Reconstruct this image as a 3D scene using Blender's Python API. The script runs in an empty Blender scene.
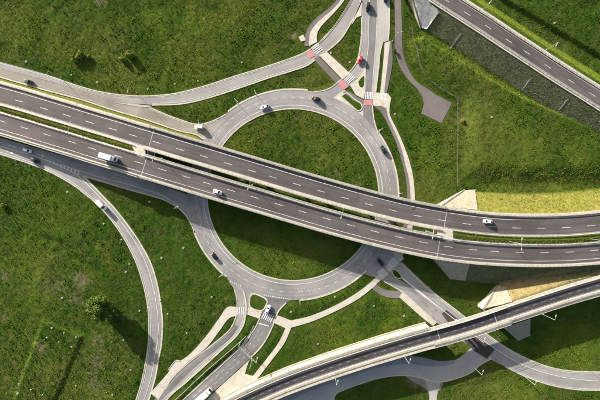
import bpy, math, random
import numpy as np
from mathutils import Vector

random.seed(7); RNG = np.random.default_rng(7)
scn = bpy.context.scene
COL = scn.collection

# ------------------------------------------------------------------ camera, sky, sun, exposure
CAMH = 200.0
cam_d = bpy.data.cameras.new("camera"); cam = bpy.data.objects.new("camera", cam_d); COL.objects.link(cam)
cam.location = (0, 0, CAMH); cam.rotation_euler = (0, 0, 0)
cam_d.sensor_width = 36.0; cam_d.lens = 24.0; cam_d.clip_start = 1.0; cam_d.clip_end = 6000
scn.camera = cam

SUN_EL = math.radians(14.5)
SHADOW_DIR = Vector((0.682, -0.731, 0)).normalized()          # where shadows fall on the ground
world = bpy.data.worlds.new("World"); scn.world = world; world.use_nodes = True
wn = world.node_tree.nodes; wl = world.node_tree.links
sky = wn.new("ShaderNodeTexSky"); sky.sky_type = 'NISHITA'; sky.sun_disc = False
sky.sun_elevation = SUN_EL; sky.sun_rotation = math.radians(-43.0)
sky.air_density = 1.0; sky.dust_density = 4.0; sky.ozone_density = 0.6
wl.new(sky.outputs[0], wn["Background"].inputs[0]); wn["Background"].inputs[1].default_value = 0.072
sun_d = bpy.data.lights.new("sun", 'SUN'); sun_d.energy = 5.0; sun_d.angle = math.radians(0.5)
sun_d.color = (1.0, 0.95, 0.87)
sun = bpy.data.objects.new("sun", sun_d); COL.objects.link(sun)
ray = Vector((SHADOW_DIR.x*math.cos(SUN_EL), SHADOW_DIR.y*math.cos(SUN_EL), -math.sin(SUN_EL)))
sun.rotation_euler = ray.to_track_quat('-Z', 'Y').to_euler()
scn.view_settings.view_transform = 'Standard'; scn.view_settings.look = 'None'
scn.view_settings.gamma = 1.0; scn.view_settings.use_curve_mapping = False
scn.view_settings.exposure = 1.75
scn.render.engine = 'CYCLES'
scn.render.resolution_x = 1024; scn.render.resolution_y = 683

# ------------------------------------------------------------------ measuring: half a metre per photo pixel on the ground
def P(px, py, z=0.0):
    s = 0.5*(CAMH - z)/CAMH
    return Vector(((px-300)*s, (200-py)*s, z))

def smooth(pts, step=1.5):
    """Catmull-Rom through the points, resampled evenly"""
    a = [np.array(p, float) for p in pts]
    if len(a) < 3:
        dense = [a[0]+(a[-1]-a[0])*t for t in np.linspace(0, 1, 60)]
    else:
        ext = [2*a[0]-a[1]] + a + [2*a[-1]-a[-2]]
        dense = []
        for i in range(1, len(ext)-2):
            p0, p1, p2, p3 = ext[i-1:i+3]
            t0 = 0.0; t1 = t0+max(1e-3, np.linalg.norm(p1[:2]-p0[:2]))**.5
            t2 = t1+max(1e-3, np.linalg.norm(p2[:2]-p1[:2]))**.5; t3 = t2+max(1e-3, np.linalg.norm(p3[:2]-p2[:2]))**.5
            for t in np.linspace(t1, t2, 24, endpoint=False):
                A1 = (t1-t)/(t1-t0)*p0+(t-t0)/(t1-t0)*p1; A2 = (t2-t)/(t2-t1)*p1+(t-t1)/(t2-t1)*p2
                A3 = (t3-t)/(t3-t2)*p2+(t-t2)/(t3-t2)*p3
                B1 = (t2-t)/(t2-t0)*A1+(t-t0)/(t2-t0)*A2; B2 = (t3-t)/(t3-t1)*A2+(t-t1)/(t3-t1)*A3
                dense.append((t2-t)/(t2-t1)*B1+(t-t1)/(t2-t1)*B2)
        dense.append(a[-1])
    d = np.array(dense)
    s = np.concatenate([[0], np.cumsum(np.linalg.norm(np.diff(d[:, :2], axis=0), axis=1))])
    n = max(2, int(s[-1]/step)+1)
    q = np.linspace(0, s[-1], n)
    return np.stack([np.interp(q, s, d[:, k]) for k in range(3)], 1)

def resample(d, n):
    s = np.concatenate([[0], np.cumsum(np.linalg.norm(np.diff(d[:, :2], axis=0), axis=1))])
    q = np.linspace(0, s[-1], n)
    return np.stack([np.interp(q, s, d[:, k]) for k in range(3)], 1)

def gpts(px, z=0.0):
    return [P(x, y, z) for x, y in px]

def normals2(d):
    t = np.gradient(d[:, :2], axis=0); t /= np.linalg.norm(t, axis=1)[:, None]+1e-9
    return np.stack([-t[:, 1], t[:, 0]], 1)

def offset(d, o, dz=0.0):
    r = d.copy(); r[:, :2] += normals2(d)*o; r[:, 2] += dz
    return r

def cut(d, px0, px1):
    """piece of an elevated polyline between two picture columns"""
    X = 300+d[:, 0]/(0.5*(CAMH-d[:, 2])/CAMH)
    lo, hi = max(px0, X[0]), min(px1, X[-1])
    q = np.concatenate([[lo], X[(X > lo+.3) & (X < hi-.3)], [hi]])
    return np.stack([np.interp(q, X, d[:, k]) for k in range(3)], 1)

# ------------------------------------------------------------------ mesh building
class MB:
    def __init__(s): s.v = []; s.f = []; s.uv = []; s.smooth = False
    def add(s, vs, fs, uvs=None):
        o = len(s.v); s.v += [tuple(v) for v in vs]
        s.f += [tuple(i+o for i in f) for f in fs]
        s.uv += list(uvs) if uvs is not None else [(0.5, 0.0)]*len(vs)
    def box(s, c, size, rz=0.0, taper=1.0, tz=1.0):
        cx, cy, cz = c; a, b, h = size[0]/2, size[1]/2, size[2]/2
        co, si = math.cos(rz), math.sin(rz); vs = []
        for k, (sx, sy) in ((-1, (1, 1)), (1, (taper, tz))):
            for x, y in ((-a, -b), (a, -b), (a, b), (-a, b)):
                x *= sx; y *= sy
                vs.append((cx+x*co-y*si, cy+x*si+y*co, cz+k*h))
        s.add(vs, [(3, 2, 1, 0), (4, 5, 6, 7), (0, 1, 5, 4), (1, 2, 6, 5), (2, 3, 7, 6), (3, 0, 4, 7)])
    def tube(s, p0, p1, r0, r1, n=8, cap=True):
        p0, p1 = Vector(p0), Vector(p1); ax = (p1-p0).normalized()
        up = Vector((0, 0, 1)) if abs(ax.z) < .9 else Vector((1, 0, 0))
        u = ax.cross(up).normalized(); w = ax.cross(u); vs = []
        for p, r in ((p0, r0), (p1, r1)):
            for i in range(n):
                a = 2*math.pi*i/n; vs.append(p+u*(r*math.cos(a))+w*(r*math.sin(a)))
        fs = [(i, n+i, n+(i+1) % n, (i+1) % n) for i in range(n)]
        if cap: fs += [tuple(range(n)), tuple(reversed(range(n, 2*n)))]
        s.add(vs, fs)
    def strip(s, L, R):
        n = len(L); dl = np.concatenate([[0], np.cumsum(np.linalg.norm(np.diff((L[:, :2]+R[:, :2])/2, axis=0), axis=1))])
        vs = []; uv = []
        for i in range(n):
            vs += [L[i], R[i]]; uv += [(0, dl[i]), (1, dl[i])]
        s.add(vs, [(2*i+1, 2*i+3, 2*i+2, 2*i) for i in range(n-1)], uv)
    def beam(s, d, a, b, z0, z1):
        """solid bar following a polyline between offsets a (right) and b (left), z0..z1 above it"""
        A0, B0, A1, B1 = offset(d, a, z0), offset(d, b, z0), offset(d, a, z1), offset(d, b, z1)
        n = len(d); vs = []; uv = []
        for i in range(n):
            vs += [A0[i], B0[i], B1[i], A1[i]]; uv += [(0, i), (1, i), (1, i), (0, i)]
        fs = []
        for i in range(n-1):
            p, q = 4*i, 4*i+4
            fs += [(p, p+1, q+1, q), (p+1, p+2, q+2, q+1), (p+2, p+3, q+3, q+2), (p+3, p, q, q+3)]
        e = 4*(n-1); fs += [(3, 2, 1, 0), (e, e+1, e+2, e+3)]
        s.add(vs, fs, uv)
    def wallto(s, d, thick, zbot, ztop=0.0):
        """wall below a polyline: top follows it, foot at a fixed height"""
        A, B = offset(d, -thick/2), offset(d, thick/2); vs = []
        for i in range(len(d)):
            vs += [(A[i][0], A[i][1], zbot), (B[i][0], B[i][1], zbot), (B[i][0], B[i][1], B[i][2]+ztop), (A[i][0], A[i][1], A[i][2]+ztop)]
        fs = []
        for i in range(len(d)-1):
            p, q = 4*i, 4*i+4
            fs += [(p, p+1, q+1, q), (p+1, p+2, q+2, q+1), (p+2, p+3, q+3, q+2), (p+3, p, q, q+3)]
        e = 4*(len(d)-1); fs += [(3, 2, 1, 0), (e, e+1, e+2, e+3)]
        s.add(vs, fs)
    def poly(s, pts, z0, z1=None):
        n = len(pts); ar = sum(pts[i][0]*pts[(i+1) % n][1]-pts[(i+1) % n][0]*pts[i][1] for i in range(n))
        p = list(pts) if ar > 0 else list(reversed(pts))
        if z1 is None: s.add([(q[0], q[1], z0) for q in p], [tuple(range(n))])
        else:
            s.add([(q[0], q[1], z0) for q in p]+[(q[0], q[1], z1) for q in p],
                  [tuple(range(n, 2*n))]+[(i, (i+1) % n, n+(i+1) % n, n+i) for i in range(n)])
    def mesh(s, name, mat, sm=False):
        me = bpy.data.meshes.new(name); me.from_pydata(s.v, [], s.f)
        if mat: me.materials.append(mat)
        lay = me.uv_layers.new(name="UVMap")
        li = np.zeros(len(me.loops), dtype=np.int32); me.loops.foreach_get("vertex_index", li)
        lay.data.foreach_set("uv", np.array(s.uv, dtype=np.float32)[li].ravel())
        if sm: me.polygons.foreach_set("use_smooth", np.ones(len(me.polygons), dtype=bool))
        me.update(); return me
    def build(s, name, mat, parent=None, sm=False, bevel=0.0):
        o = bpy.data.objects.new(name, s.mesh(name, mat, sm)); COL.objects.link(o)
        if parent: o.parent = parent
        if bevel:
            m = o.modifiers.new("bevel", 'BEVEL'); m.width = bevel; m.segments = 2; m.limit_method = 'ANGLE'
        return o

def empty(name, loc=(0, 0, 0), rz=0.0):
    o = bpy.data.objects.new(name, None); COL.objects.link(o); o.location = loc; o.rotation_euler = (0, 0, rz); o.empty_display_size = .5
    return o
def tag(o, label=None, cat=None, group=None, kind=None):
    if label: o["label"] = label
    if cat: o["category"] = cat
    if group: o["group"] = group
    if kind: o["kind"] = kind
    return o

# ------------------------------------------------------------------ materials
def newmat(name):
    m = bpy.data.materials.new(name); m.use_nodes = True
    nt = m.node_tree; b = nt.nodes["Principled BSDF"]; return m, nt, b
def nnode(nt, t, **kw):
    n = nt.nodes.new(t)
    for k, v in kw.items(): setattr(n, k, v)
    return n
def ramp(nt, fac, stops):
    r = nt.nodes.new("ShaderNodeValToRGB")
    while len(r.color_ramp.elements) < len(stops): r.color_ramp.elements.new(.5)
    for e, (p, c) in zip(r.color_ramp.elements, stops):
        e.position = p; e.color = (*c, 1) if len(c) == 3 else c
    nt.links.new(fac, r.inputs[0]); return r.outputs[0]
def noise(nt, vec, scale, detail=3, rough=.55, dist=0.0):
    n = nt.nodes.new("ShaderNodeTexNoise"); n.inputs["Scale"].default_value = scale
    n.inputs["Detail"].default_value = detail; n.inputs["Roughness"].default_value = rough; n.inputs["Distortion"].default_value = dist
    if vec is not None: nt.links.new(vec, n.inputs["Vector"])
    return n.outputs["Fac"]
def mixc(nt, mode, fac, a, b):
    n = nt.nodes.new("ShaderNodeMix"); n.data_type = 'RGBA'; n.blend_type = mode
    for i, v in ((0, fac), (6, a), (7, b)):
        if isinstance(v, (int, float)): n.inputs[i].default_value = v
        elif isinstance(v, tuple): n.inputs[i].default_value = (*v, 1)
        else: nt.links.new(v, n.inputs[i])
    return n.outputs[2]
def pos(nt):
    return nt.nodes.new("ShaderNodeNewGeometry").outputs["Position"]

def asphalt(name, col, track=.12, patch=.18, rough=.85):
    m, nt, b = newmat(name); p = pos(nt)
    big = ramp(nt, noise(nt, p, .05, 4), [(.35, (1-patch,)*3), (.65, (1+patch*.5,)*3)])
    fine = ramp(nt, noise(nt, p, 1.3, 5, .7), [(.25, (.86,)*3), (.75, (1.1,)*3)])
    uv = nt.nodes.new("ShaderNodeUVMap"); uv.uv_map = "UVMap"
    mp = nt.nodes.new("ShaderNodeMapping"); mp.inputs["Scale"].default_value = (9.0, .02, 1); nt.links.new(uv.outputs[0], mp.inputs[0])
    tr = ramp(nt, noise(nt, mp.outputs[0], 1.0, 3, .6), [(.3, (1-track,)*3), (.7, (1+track*.6,)*3)])
    mp2 = nt.nodes.new("ShaderNodeMapping"); mp2.inputs["Scale"].default_value = (.4, .055, 1); nt.links.new(uv.outputs[0], mp2.inputs[0])
    ln = ramp(nt, noise(nt, mp2.outputs[0], 1.0, 1), [(.42, (1-patch*.5,)*3), (.47, (1.0,)*3)])
    c = mixc(nt, 'MULTIPLY', 1.0, col, big); c = mixc(nt, 'MULTIPLY', 1.0, c, fine)
    c = mixc(nt, 'MULTIPLY', 1.0, c, tr); c = mixc(nt, 'MULTIPLY', 1.0, c, ln)
    st = ramp(nt, noise(nt, p, .32, 5, .75), [(.56, (1,)*3), (.70, (1-patch*.9,)*3)]); c = mixc(nt, 'MULTIPLY', 1.0, c, st)
    vo = nt.nodes.new("ShaderNodeTexVoronoi"); vo.feature = 'DISTANCE_TO_EDGE'; vo.inputs["Scale"].default_value = .07; nt.links.new(p, vo.inputs["Vector"])
    c = mixc(nt, 'MULTIPLY', 1.0, c, ramp(nt, vo.outputs["Distance"], [(.003, (1-patch*.45,)*3), (.008, (1,)*3)]))
    nt.links.new(c, b.inputs["Base Color"]); b.inputs["Roughness"].default_value = rough; b.inputs["Specular IOR Level"].default_value = .25
    bp = nt.nodes.new("ShaderNodeBump"); bp.inputs["Strength"].default_value = .15; bp.inputs["Distance"].default_value = .02
    nt.links.new(noise(nt, p, 12, 2), bp.inputs["Height"]); nt.links.new(bp.outputs[0], b.inputs["Normal"])
    return m
def plain(name, col, rough=.7, metal=0.0, var=.12, scale=.8, dirt=None):
    m, nt, b = newmat(name); p = pos(nt)
    v = ramp(nt, noise(nt, p, scale, 4, .65), [(.3, (1-var,)*3), (.7, (1+var*.6,)*3)])
    c = mixc(nt, 'MULTIPLY', 1.0, col, v)
    if dirt:
        d = ramp(nt, noise(nt, p, .35, 5, .7), [(.5, (0,)*3), (.72, (1,)*3)])
        c = mixc(nt, 'MIX', d, c, dirt)
    if name in ("concrete_wall", "concrete_grey", "slope_paving"):
        mp = nt.nodes.new("ShaderNodeMapping"); mp.inputs["Scale"].default_value = (1.6, 1.6, .12); nt.links.new(p, mp.inputs[0])
        c = mixc(nt, 'MULTIPLY', 1.0, c, ramp(nt, noise(nt, mp.outputs[0], .8, 4, .7), [(.45, (1,)*3), (.72, (.62, .60, .55))]))
    if name == "slope_paving":
        br = nt.nodes.new("ShaderNodeTexBrick"); br.inputs["Scale"].default_value = .55; br.inputs["Mortar Size"].default_value = .03
        br.inputs["Color1"].default_value = (1, 1, 1, 1); br.inputs["Color2"].default_value = (.8, .79, .76, 1); br.inputs["Mortar"].default_value = (.5, .48, .42, 1); nt.links.new(p, br.inputs["Vector"])
        c = mixc(nt, 'MULTIPLY', 1.0, c, br.outputs["Color"])
    nt.links.new(c, b.inputs["Base Color"]); b.inputs["Roughness"].default_value = rough; b.inputs["Metallic"].default_value = metal
    return m
def flat(name, col, rough=.4, metal=0.0, coat=0.0):
    m, nt, b = newmat(name); b.inputs["Base Color"].default_value = (*col, 1)
    b.inputs["Roughness"].default_value = rough; b.inputs["Metallic"].default_value = metal
    if coat: b.inputs["Coat Weight"].default_value = coat; b.inputs["Coat Roughness"].default_value = .08
    return m

M = {}
M['hw'] = asphalt("asphalt_highway", (.094, .083, .081), .30, .22)
M['ring'] = asphalt("asphalt_ring", (.262, .25, .242), .22, .22)
M['slip'] = asphalt("asphalt_slip", (.285, .272, .256), .18, .18)
M['slipw'] = asphalt("asphalt_slip_worn", (.25, .228, .198), .2, .22)
M['local'] = asphalt("asphalt_local", (.175, .167, .166), .22, .24)
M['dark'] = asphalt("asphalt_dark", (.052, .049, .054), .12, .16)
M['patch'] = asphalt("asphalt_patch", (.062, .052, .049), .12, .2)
M['pale'] = asphalt("asphalt_pale", (.36, .345, .32), .08, .14)
M['cycle'] = asphalt("asphalt_cycle", (.155, .135, .13), .08, .2)
M['conc'] = plain("concrete_paving", (.44, .41, .35), .85, 0, .14, .5, (.33, .30, .24))
M['kerb'] = plain("kerb_stone", (.44, .41, .335), .85, 0, .2, .9, (.27, .25, .18))
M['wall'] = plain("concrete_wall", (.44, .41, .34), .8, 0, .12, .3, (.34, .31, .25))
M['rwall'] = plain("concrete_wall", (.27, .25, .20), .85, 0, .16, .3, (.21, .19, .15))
M['cgrey'] = plain("concrete_grey", (.36, .36, .35), .85, 0, .16, .4, (.25, .25, .23))
M['stone'] = plain("slope_paving", (.34, .305, .24), .9, 0, .14, .9, (.27, .24, .17))
M['white'] = plain("road_paint", (.60, .60, .58), .6, 0, .2, 1.5, (.33, .32, .31))
M['worn'] = plain("road_paint_worn", (.36, .35, .34), .7, 0, .3, 2.0, (.24, .23, .22))
M['red'] = plain("red_surfacing", (.42, .17, .17), .8, 0, .15, 1.0)
M['steel'] = plain("galvanised_steel", (.40, .40, .39), .55, .3, .1, 2.0)
M['manhole'] = plain("weathered_concrete", (.24, .235, .18), .9, 0, .2, 1.5, (.13, .14, .08))
M['fence'] = flat("weathered_fence", (.16, .16, .14), .7)
M['post'] = flat("lamp_steel", (.36, .37, .37), .5, .3)
M['lamp'] = flat("lamp_casing", (.34, .34, .33), .6)
M['glass'] = flat("car_glass", (.012, .014, .018), .08, 0, 0)
M['tyre'] = flat("tyre_rubber", (.02, .02, .02), .85)
M['rim'] = flat("wheel_rim", (.45, .45, .46), .35, .8)
M['light'] = flat("headlight_glass", (.35, .36, .37), .2)
M['tail'] = flat("tail_light", (.35, .02, .02), .3)
M['plastic'] = flat("black_trim", (.03, .03, .032), .6)
M['bark'] = plain("bark", (.09, .065, .045), .9, 0, .3, 4)
M['wood'] = plain("bench_wood", (.24, .15, .08), .8)
M['signblue'] = flat("sign_blue", (.03, .10, .34), .5)
M['box'] = plain("truck_box_white", (.80, .80, .80), .45, 0, .04, .5)
def paint(name, col): return flat(name, col, .4, .0, .25)
CP = {'white': paint("paint_white", (.78, .78, .77)), 'black': paint("paint_black", (.012, .012, .014)), 'grey': paint("paint_dark_grey", (.05, .055, .06)),
      'silver': paint("paint_silver", (.52, .53, .54)), 'red': paint("paint_red", (.62, .045, .06))}

# grass: position-driven greens; the 'dry' and 'soil' point attributes say where straw and bare earth show
def grassmat(name, gain=1.0, tuft=False):
    m, nt, b = newmat(name); p = pos(nt)
    g = lambda c: tuple(x*gain for x in c)
    n1 = noise(nt, p, .028, 5, .62, .6); n2 = noise(nt, p, .16, 4, .6, .4); n3 = noise(nt, p, .9, 4, .7); n4 = noise(nt, p, 3.5, 3, .7)
    c1 = ramp(nt, n1, [(.32, g((.026, .064, .007))), (.5, g((.045, .080, .011))), (.66, g((.085, .096, .024)))])
    c2 = ramp(nt, n2, [(.30, g((.024, .064, .007))), (.50, g((.046, .082, .011))), (.70, g((.090, .098, .027)))])
    c = mixc(nt, 'MIX', .5, c1, c2)
    c = mixc(nt, 'MULTIPLY', 1.0, c, ramp(nt, n3, [(.28, (.70, .74, .68)), (.5, (1, 1, 1)), (.74, (1.32, 1.26, 1.26))]))
    c = mixc(nt, 'MULTIPLY', 1.0, c, ramp(nt, n4, [(.3, (.7,)*3), (.7, (1.25,)*3)]))
    ad = nt.nodes.new("ShaderNodeAttribute"); ad.attribute_name = "dry"
    dn = nt.nodes.new("ShaderNodeMath"); dn.operation = 'MULTIPLY'; nt.links.new(ad.outputs["Fac"], dn.inputs[0])
    nt.links.new(ramp(nt, noise(nt, p, .5, 4, .7), [(.28, (.55,)*3), (.6, (1,)*3)]), dn.inputs[1])
    c = mixc(nt, 'MIX', dn.outputs[0], c, ramp(nt, noise(nt, p, .45, 5, .75, .8), [(.3, g((.10, .125, .020))), (.5, g((.175, .165, .034))), (.7, g((.29, .235, .08)))]))
    al = nt.nodes.new("ShaderNodeAttribute"); al.attribute_name = "lush_lit"
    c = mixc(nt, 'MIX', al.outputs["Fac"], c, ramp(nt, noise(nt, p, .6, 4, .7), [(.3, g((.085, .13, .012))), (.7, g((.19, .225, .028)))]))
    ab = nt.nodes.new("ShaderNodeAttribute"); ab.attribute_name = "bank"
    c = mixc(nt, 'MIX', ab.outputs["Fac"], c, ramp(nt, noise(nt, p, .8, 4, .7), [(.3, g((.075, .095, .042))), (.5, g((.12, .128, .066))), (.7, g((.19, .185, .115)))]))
    aw = nt.nodes.new("ShaderNodeAttribute"); aw.attribute_name = "straw"
    c = mixc(nt, 'MIX', aw.outputs["Fac"], c, ramp(nt, noise(nt, p, .5, 5, .75, .6), [(.3, g((.17, .145, .055))), (.7, g((.33, .245, .125)))]))
    as_ = nt.nodes.new("ShaderNodeAttribute"); as_.attribute_name = "soil"
    sm_ = nt.nodes.new("ShaderNodeMath"); sm_.operation = 'ADD'; nt.links.new(as_.outputs["Fac"], sm_.inputs[0])
    s2 = nt.nodes.new("ShaderNodeMath"); s2.operation = 'SUBTRACT'; nt.links.new(noise(nt, p, .55, 5, .7), s2.inputs[0]); s2.inputs[1].default_value = .5
    s3 = nt.nodes.new("ShaderNodeMath"); s3.operation = 'MULTIPLY'; nt.links.new(s2.outputs[0], s3.inputs[0]); s3.inputs[1].default_value = 1.6
    nt.links.new(s3.outputs[0], sm_.inputs[1])
    sf = ramp(nt, sm_.outputs[0], [(.34, (0,)*3), (.78, (1,)*3)])
    if not tuft:
        c = mixc(nt, 'MIX', sf, c, ramp(nt, noise(nt, p, 1.2, 4), [(.3, (.085, .070, .036)), (.7, (.16, .130, .078))]))
    else:
        at = nt.nodes.new("ShaderNodeAttribute"); at.attribute_name = "tint"
        c = mixc(nt, 'MULTIPLY', 1.0, c, at.outputs["Color"])
    nt.links.new(c, b.inputs["Base Color"]); b.inputs["Roughness"].default_value = 1.0
    b.inputs["Specular IOR Level"].default_value = .02
    if not tuft:
        bp = nt.nodes.new("ShaderNodeBump"); bp.inputs["Strength"].default_value = .5; bp.inputs["Distance"].default_value = .18
        nt.links.new(noise(nt, p, 1.6, 5, .75), bp.inputs["Height"]); nt.links.new(bp.outputs[0], b.inputs["Normal"])
    return m
M['grass'] = grassmat("meadow", .79); M['tuft'] = grassmat("meadow_tufts", .98, True)
def leafmat(name, a, bcol):
    m, nt, b = newmat(name); p = pos(nt)
    c = ramp(nt, noise(nt, p, 1.1, 3), [(.3, a), (.7, bcol)])
    nt.links.new(c, b.inputs["Base Color"]); b.inputs["Roughness"].default_value = .8; b.inputs["Specular IOR Level"].default_value = .2
    return m
M['leaf'] = leafmat("leaves_green", (.045, .092, .009), (.11, .16, .02))
M['leafy'] = leafmat("leaves_yellow", (.13, .17, .016), (.25, .27, .035))

# ------------------------------------------------------------------ roads: traced edges
SURF = []                     # polygons of everything paved at ground level (for the terrain)
LAYER = [0.02]
def road(name, Lp, Rp, mat, label=None, step=1.5, kind='structure', z=None, parent=None):
    L = smooth(gpts(Lp), step); R = smooth(gpts(Rp), step); n = max(len(L), len(R), 2)
    L, R = resample(L, n), resample(R, n)
    SURF.append(np.concatenate([L[:, :2], R[::-1, :2]]))
    if z is None: z = LAYER[0]; LAYER[0] += .006
    L[:, 2] = z; R[:, 2] = z
    m = MB(); m.strip(L, R); o = m.build(name, M[mat], parent)
    if parent is None: tag(o, label, kind=kind)
    return o
def area(name, pts, mat, z, z0=None, parent=None, label=None, curve=False, surf=True):
    p = [tuple(P(x, y)[:2]) for x, y in pts]
    if curve: p = [tuple(q[:2]) for q in smooth([(*q, 0) for q in p+[p[0]]], .8)[:-1]]
    if surf: SURF.append(np.array(p))
    m = MB()
    if z0 is None: m.poly(p, z)
    else: m.poly(p, z0, z)
    o = m.build(name, M[mat], parent)
    if parent is None: tag(o, label, kind='structure')
    return o
def line(name, px, width, mat, z, parent, dash=None, off=0.0, step=1.2):
    d = smooth(gpts(px), step); d[:, 2] = z
    if off: d = offset(d, off)
    if dash is None:
        m = MB(); m.strip(offset(d, width/2), offset(d, -width/2)); return m.build(name, M[mat], parent)
    on, gap = dash; s = np.concatenate([[0], np.cumsum(np.linalg.norm(np.diff(d[:, :2], axis=0), axis=1))]); q = gap/2
    while q+on < s[-1]:
        t = np.linspace(q, q+on, 4); seg = np.stack([np.interp(t, s, d[:, k]) for k in range(3)], 1)
        m = MB(); m.strip(offset(seg, width/2), offset(seg, -width/2)); m.build(name, M[mat], parent); q += on+gap
def kerb(px, parent, width=.6, h=.13, z=0.0, mat='kerb', off=0.0, closed=False, step=1.0):
    pts = gpts(px)
    if closed: pts = pts+[pts[0]]
    d = smooth(pts, step); d[:, 2] = z
    if off: d = offset(d, off)
    m = MB(); m.beam(d, -width/2, width/2, -.1, h); return m.build("kerb", M[mat], parent)

RC = (293.0, 194.7)
def arc(r, a0, a1, n=None):
    """ring points in photo pixels; angle 0 = right, growing clockwise in the picture"""
    n = n or max(6, int(abs(a1-a0)/3)+2)
    return [(RC[0]+r*math.cos(math.radians(t)), RC[1]+r*math.sin(math.radians(t))) for t in np.linspace(a0, a1, n)]

# --- ring road
ring_o = [P(*q) for q in arc(105.2, 0, 360, 181)]; ring_i = [P(*q) for q in arc(86.6, 0, 360, 181)]
Lr = np.array([tuple(q) for q in ring_o]); Rr = np.array([tuple(q) for q in ring_i])
RZ = .075
Lr[:, 2] = RZ; Rr[:, 2] = RZ
m = MB(); m.strip(Lr, Rr); RING = tag(m.build("ring_road", M['ring']), "grey asphalt ring of the big roundabout", kind='structure')
def ringpoly(): return np.concatenate([Lr[:, :2], Rr[::-1, :2]])
SURF.append(ringpoly())
MZ = .092                     # road paint
line("edge_line", arc(89.6, 0, 360, 121), .22, 'white', MZ, RING)
line("lane_dash", arc(97.4, 2, 362, 121), .16, 'white', MZ, RING, dash=(2.0, 2.6))
kerb(arc(86.0, 0, 360, 121), RING, .55)
for a0, a1 in ((-83, -50), (-38, -3), (28, 38), (44, 56), (60, 88), (124, 172), (233, 262)):
    pass
kerb(arc(105.6, -36, 2), RING, .8); kerb(arc(105.6, 46, 86), RING, .8); kerb(arc(105.6, 129, 160), RING, .8); kerb(arc(105.6, -128, -82), RING, .8)
# slanted hatch marks on the southern lane
for i in range(6):
    x = 297+i*3.4; line("hatch_mark", [(x, 288.2), (x+2.6, 292.0)], .28, 'worn', MZ+.004, RING)

# --- north link road and the slip road west of the roundabout
A_N = [(-40, 50), (0, 61.7), (45, 74), (80, 86), (100, 91.3), (127, 95), (152, 95.3), (175, 93), (203, 86), (237, 75), (260, 68), (290, 58), (305, 51.7), (320, 41.7), (335, 25), (345, 10), (351, 0), (360, -25)]
A_S = [(-40, 57), (0, 68), (50, 81), (90, 93), (120, 101), (152, 104.7), (180, 103.7), (203, 99), (220, 94), (250, 84), (270, 77), (290, 71), (307, 65), (315, 59.5), (326, 52), (340, 40), (348, 28), (354, 17), (360, 5), (370, -25)]
B_N = [(-40, 56), (0, 67), (50, 80), (90, 92), (120, 100), (150, 107.5), (170, 116), (180, 119.5), (192, 123.5), (200, 124.3), (208, 122.5), (217, 119), (226, 114)]
B_S = [(-40, 65), (0, 77), (45, 90), (80, 99.3), (113, 110), (147, 120), (160, 124.5), (180, 131), (197, 135), (203, 139), (207, 144)]
LINK = road("link_road", A_N, A_S, 'slip', "pale link road curving past the north of the roundabout")
SLIPN = road("slip_road", B_N, B_S, 'slipw', "pale slip road joining the roundabout north of the highway")
kerb(A_N[2:], LINK, .5, off=-.2, mat='kerb'); kerb(A_S[5:14], LINK, .55, off=-.2); kerb(A_S[14:], LINK, .55); kerb(A_N[13:], LINK, .5)
kerb(B_N[5:], SLIPN, .5); kerb(B_S[:10], SLIPN, .6, .2)
line("edge_line", A_N[1:13], .18, 'white', MZ, LINK, off=-.8); line("edge_line", A_S[5:14], .18, 'white', MZ, LINK, off=.7)
line("edge_line", [(0, 68), (50, 81), (90, 93), (120, 101.5), (150, 107)], .18, 'worn', MZ+.004, SLIPN)
line("edge_line", B_S[:9], .18, 'worn', MZ, SLIPN, off=1.0); line("edge_line", B_N[5:12], .18, 'white', MZ, SLIPN, off=-.6)
area("gore_marking", [(112, 102), (150, 105.6), (151, 107.4), (140, 106.8)], 'worn', MZ+.008, parent=SLIPN, surf=False)
area("splitter_marking", [(201.5, 136.2), (208, 133.8), (204.3, 141.5)], 'worn', MZ+.006, parent=SLIPN, surf=False)

# --- north arm: three lanes side by side
P1_W = [(362, -30), (362, 0), (361.7, 17), (361.5, 33), (360, 47), (357, 61), (352, 69), (345, 76), (338, 82), (330, 88), (322, 90.8), (314, 91.6)]
P1_E = [(369.5, -30), (369.5, 0), (369, 20), (368, 50), (366, 62), (362, 70), (357, 78), (350, 85), (344, 90), (338, 94), (334, 97), (330, 101)]
P2_W = [(369.5, -30), (369.5, 0), (369, 20), (368, 50), (366.5, 70), (365.5, 90), (363.5, 103), (363, 110), (363.5, 118), (365, 126)]
P2_E = [(377, -30), (377, 0), (375.5, 42), (373.5, 66), (372, 90), (372.5, 105), (373, 113), (375, 124), (378.5, 134)]
P3_E = [(390, -30), (389.5, 0), (389, 30), (387.5, 41), (382.5, 42.5), (380.3, 52), (378.5, 70), (376.3, 92), (376, 99)]
NOUT = road("north_road", P1_W, P1_E, 'ring', "light asphalt lane leaving north arm towards the ring road")
NIN = road("north_road", P2_W, P2_E, 'local', "darker asphalt lane of the north arm beside the red crossing")
NPALE = road("north_lay_by", P2_E[:5]+[(372, 98)], P3_E, 'pale', "pale paved lane on the north arm beside the grass sliver")
LAYER[0] = .02
kerb(P1_W[2:], NOUT, .5); kerb([(366.5, 63), (362, 71), (357, 78.5)], NOUT, .5); kerb(P2_E[5:], NIN, .5)
kerb([(382.6, 42.6), (380.3, 52), (378.5, 70), (375.8, 92)], NPALE, .4); kerb([(389.8, -20), (389.2, 30), (388, 41)], NPALE, .4)
line("lane_line", [(369.5, -30), (369.5, 0), (369, 20), (368, 50), (366.4, 62)], .22, 'white', MZ+.01, NIN)
line("edge_line", P2_E[:5], .16, 'white', MZ+.01, NIN, off=.25); line("edge_line", P1_W[1:6], .16, 'white', MZ+.01, NOUT, off=.5)
area("verge_paving", [(357, -25), (362, -25), (362, 2), (361.5, 15.5), (356.5, 17.5), (351.5, 25), (354, 17), (360, 4)], 'conc', .13, -.1, label="cream paved tip between link road and north arm")

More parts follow.
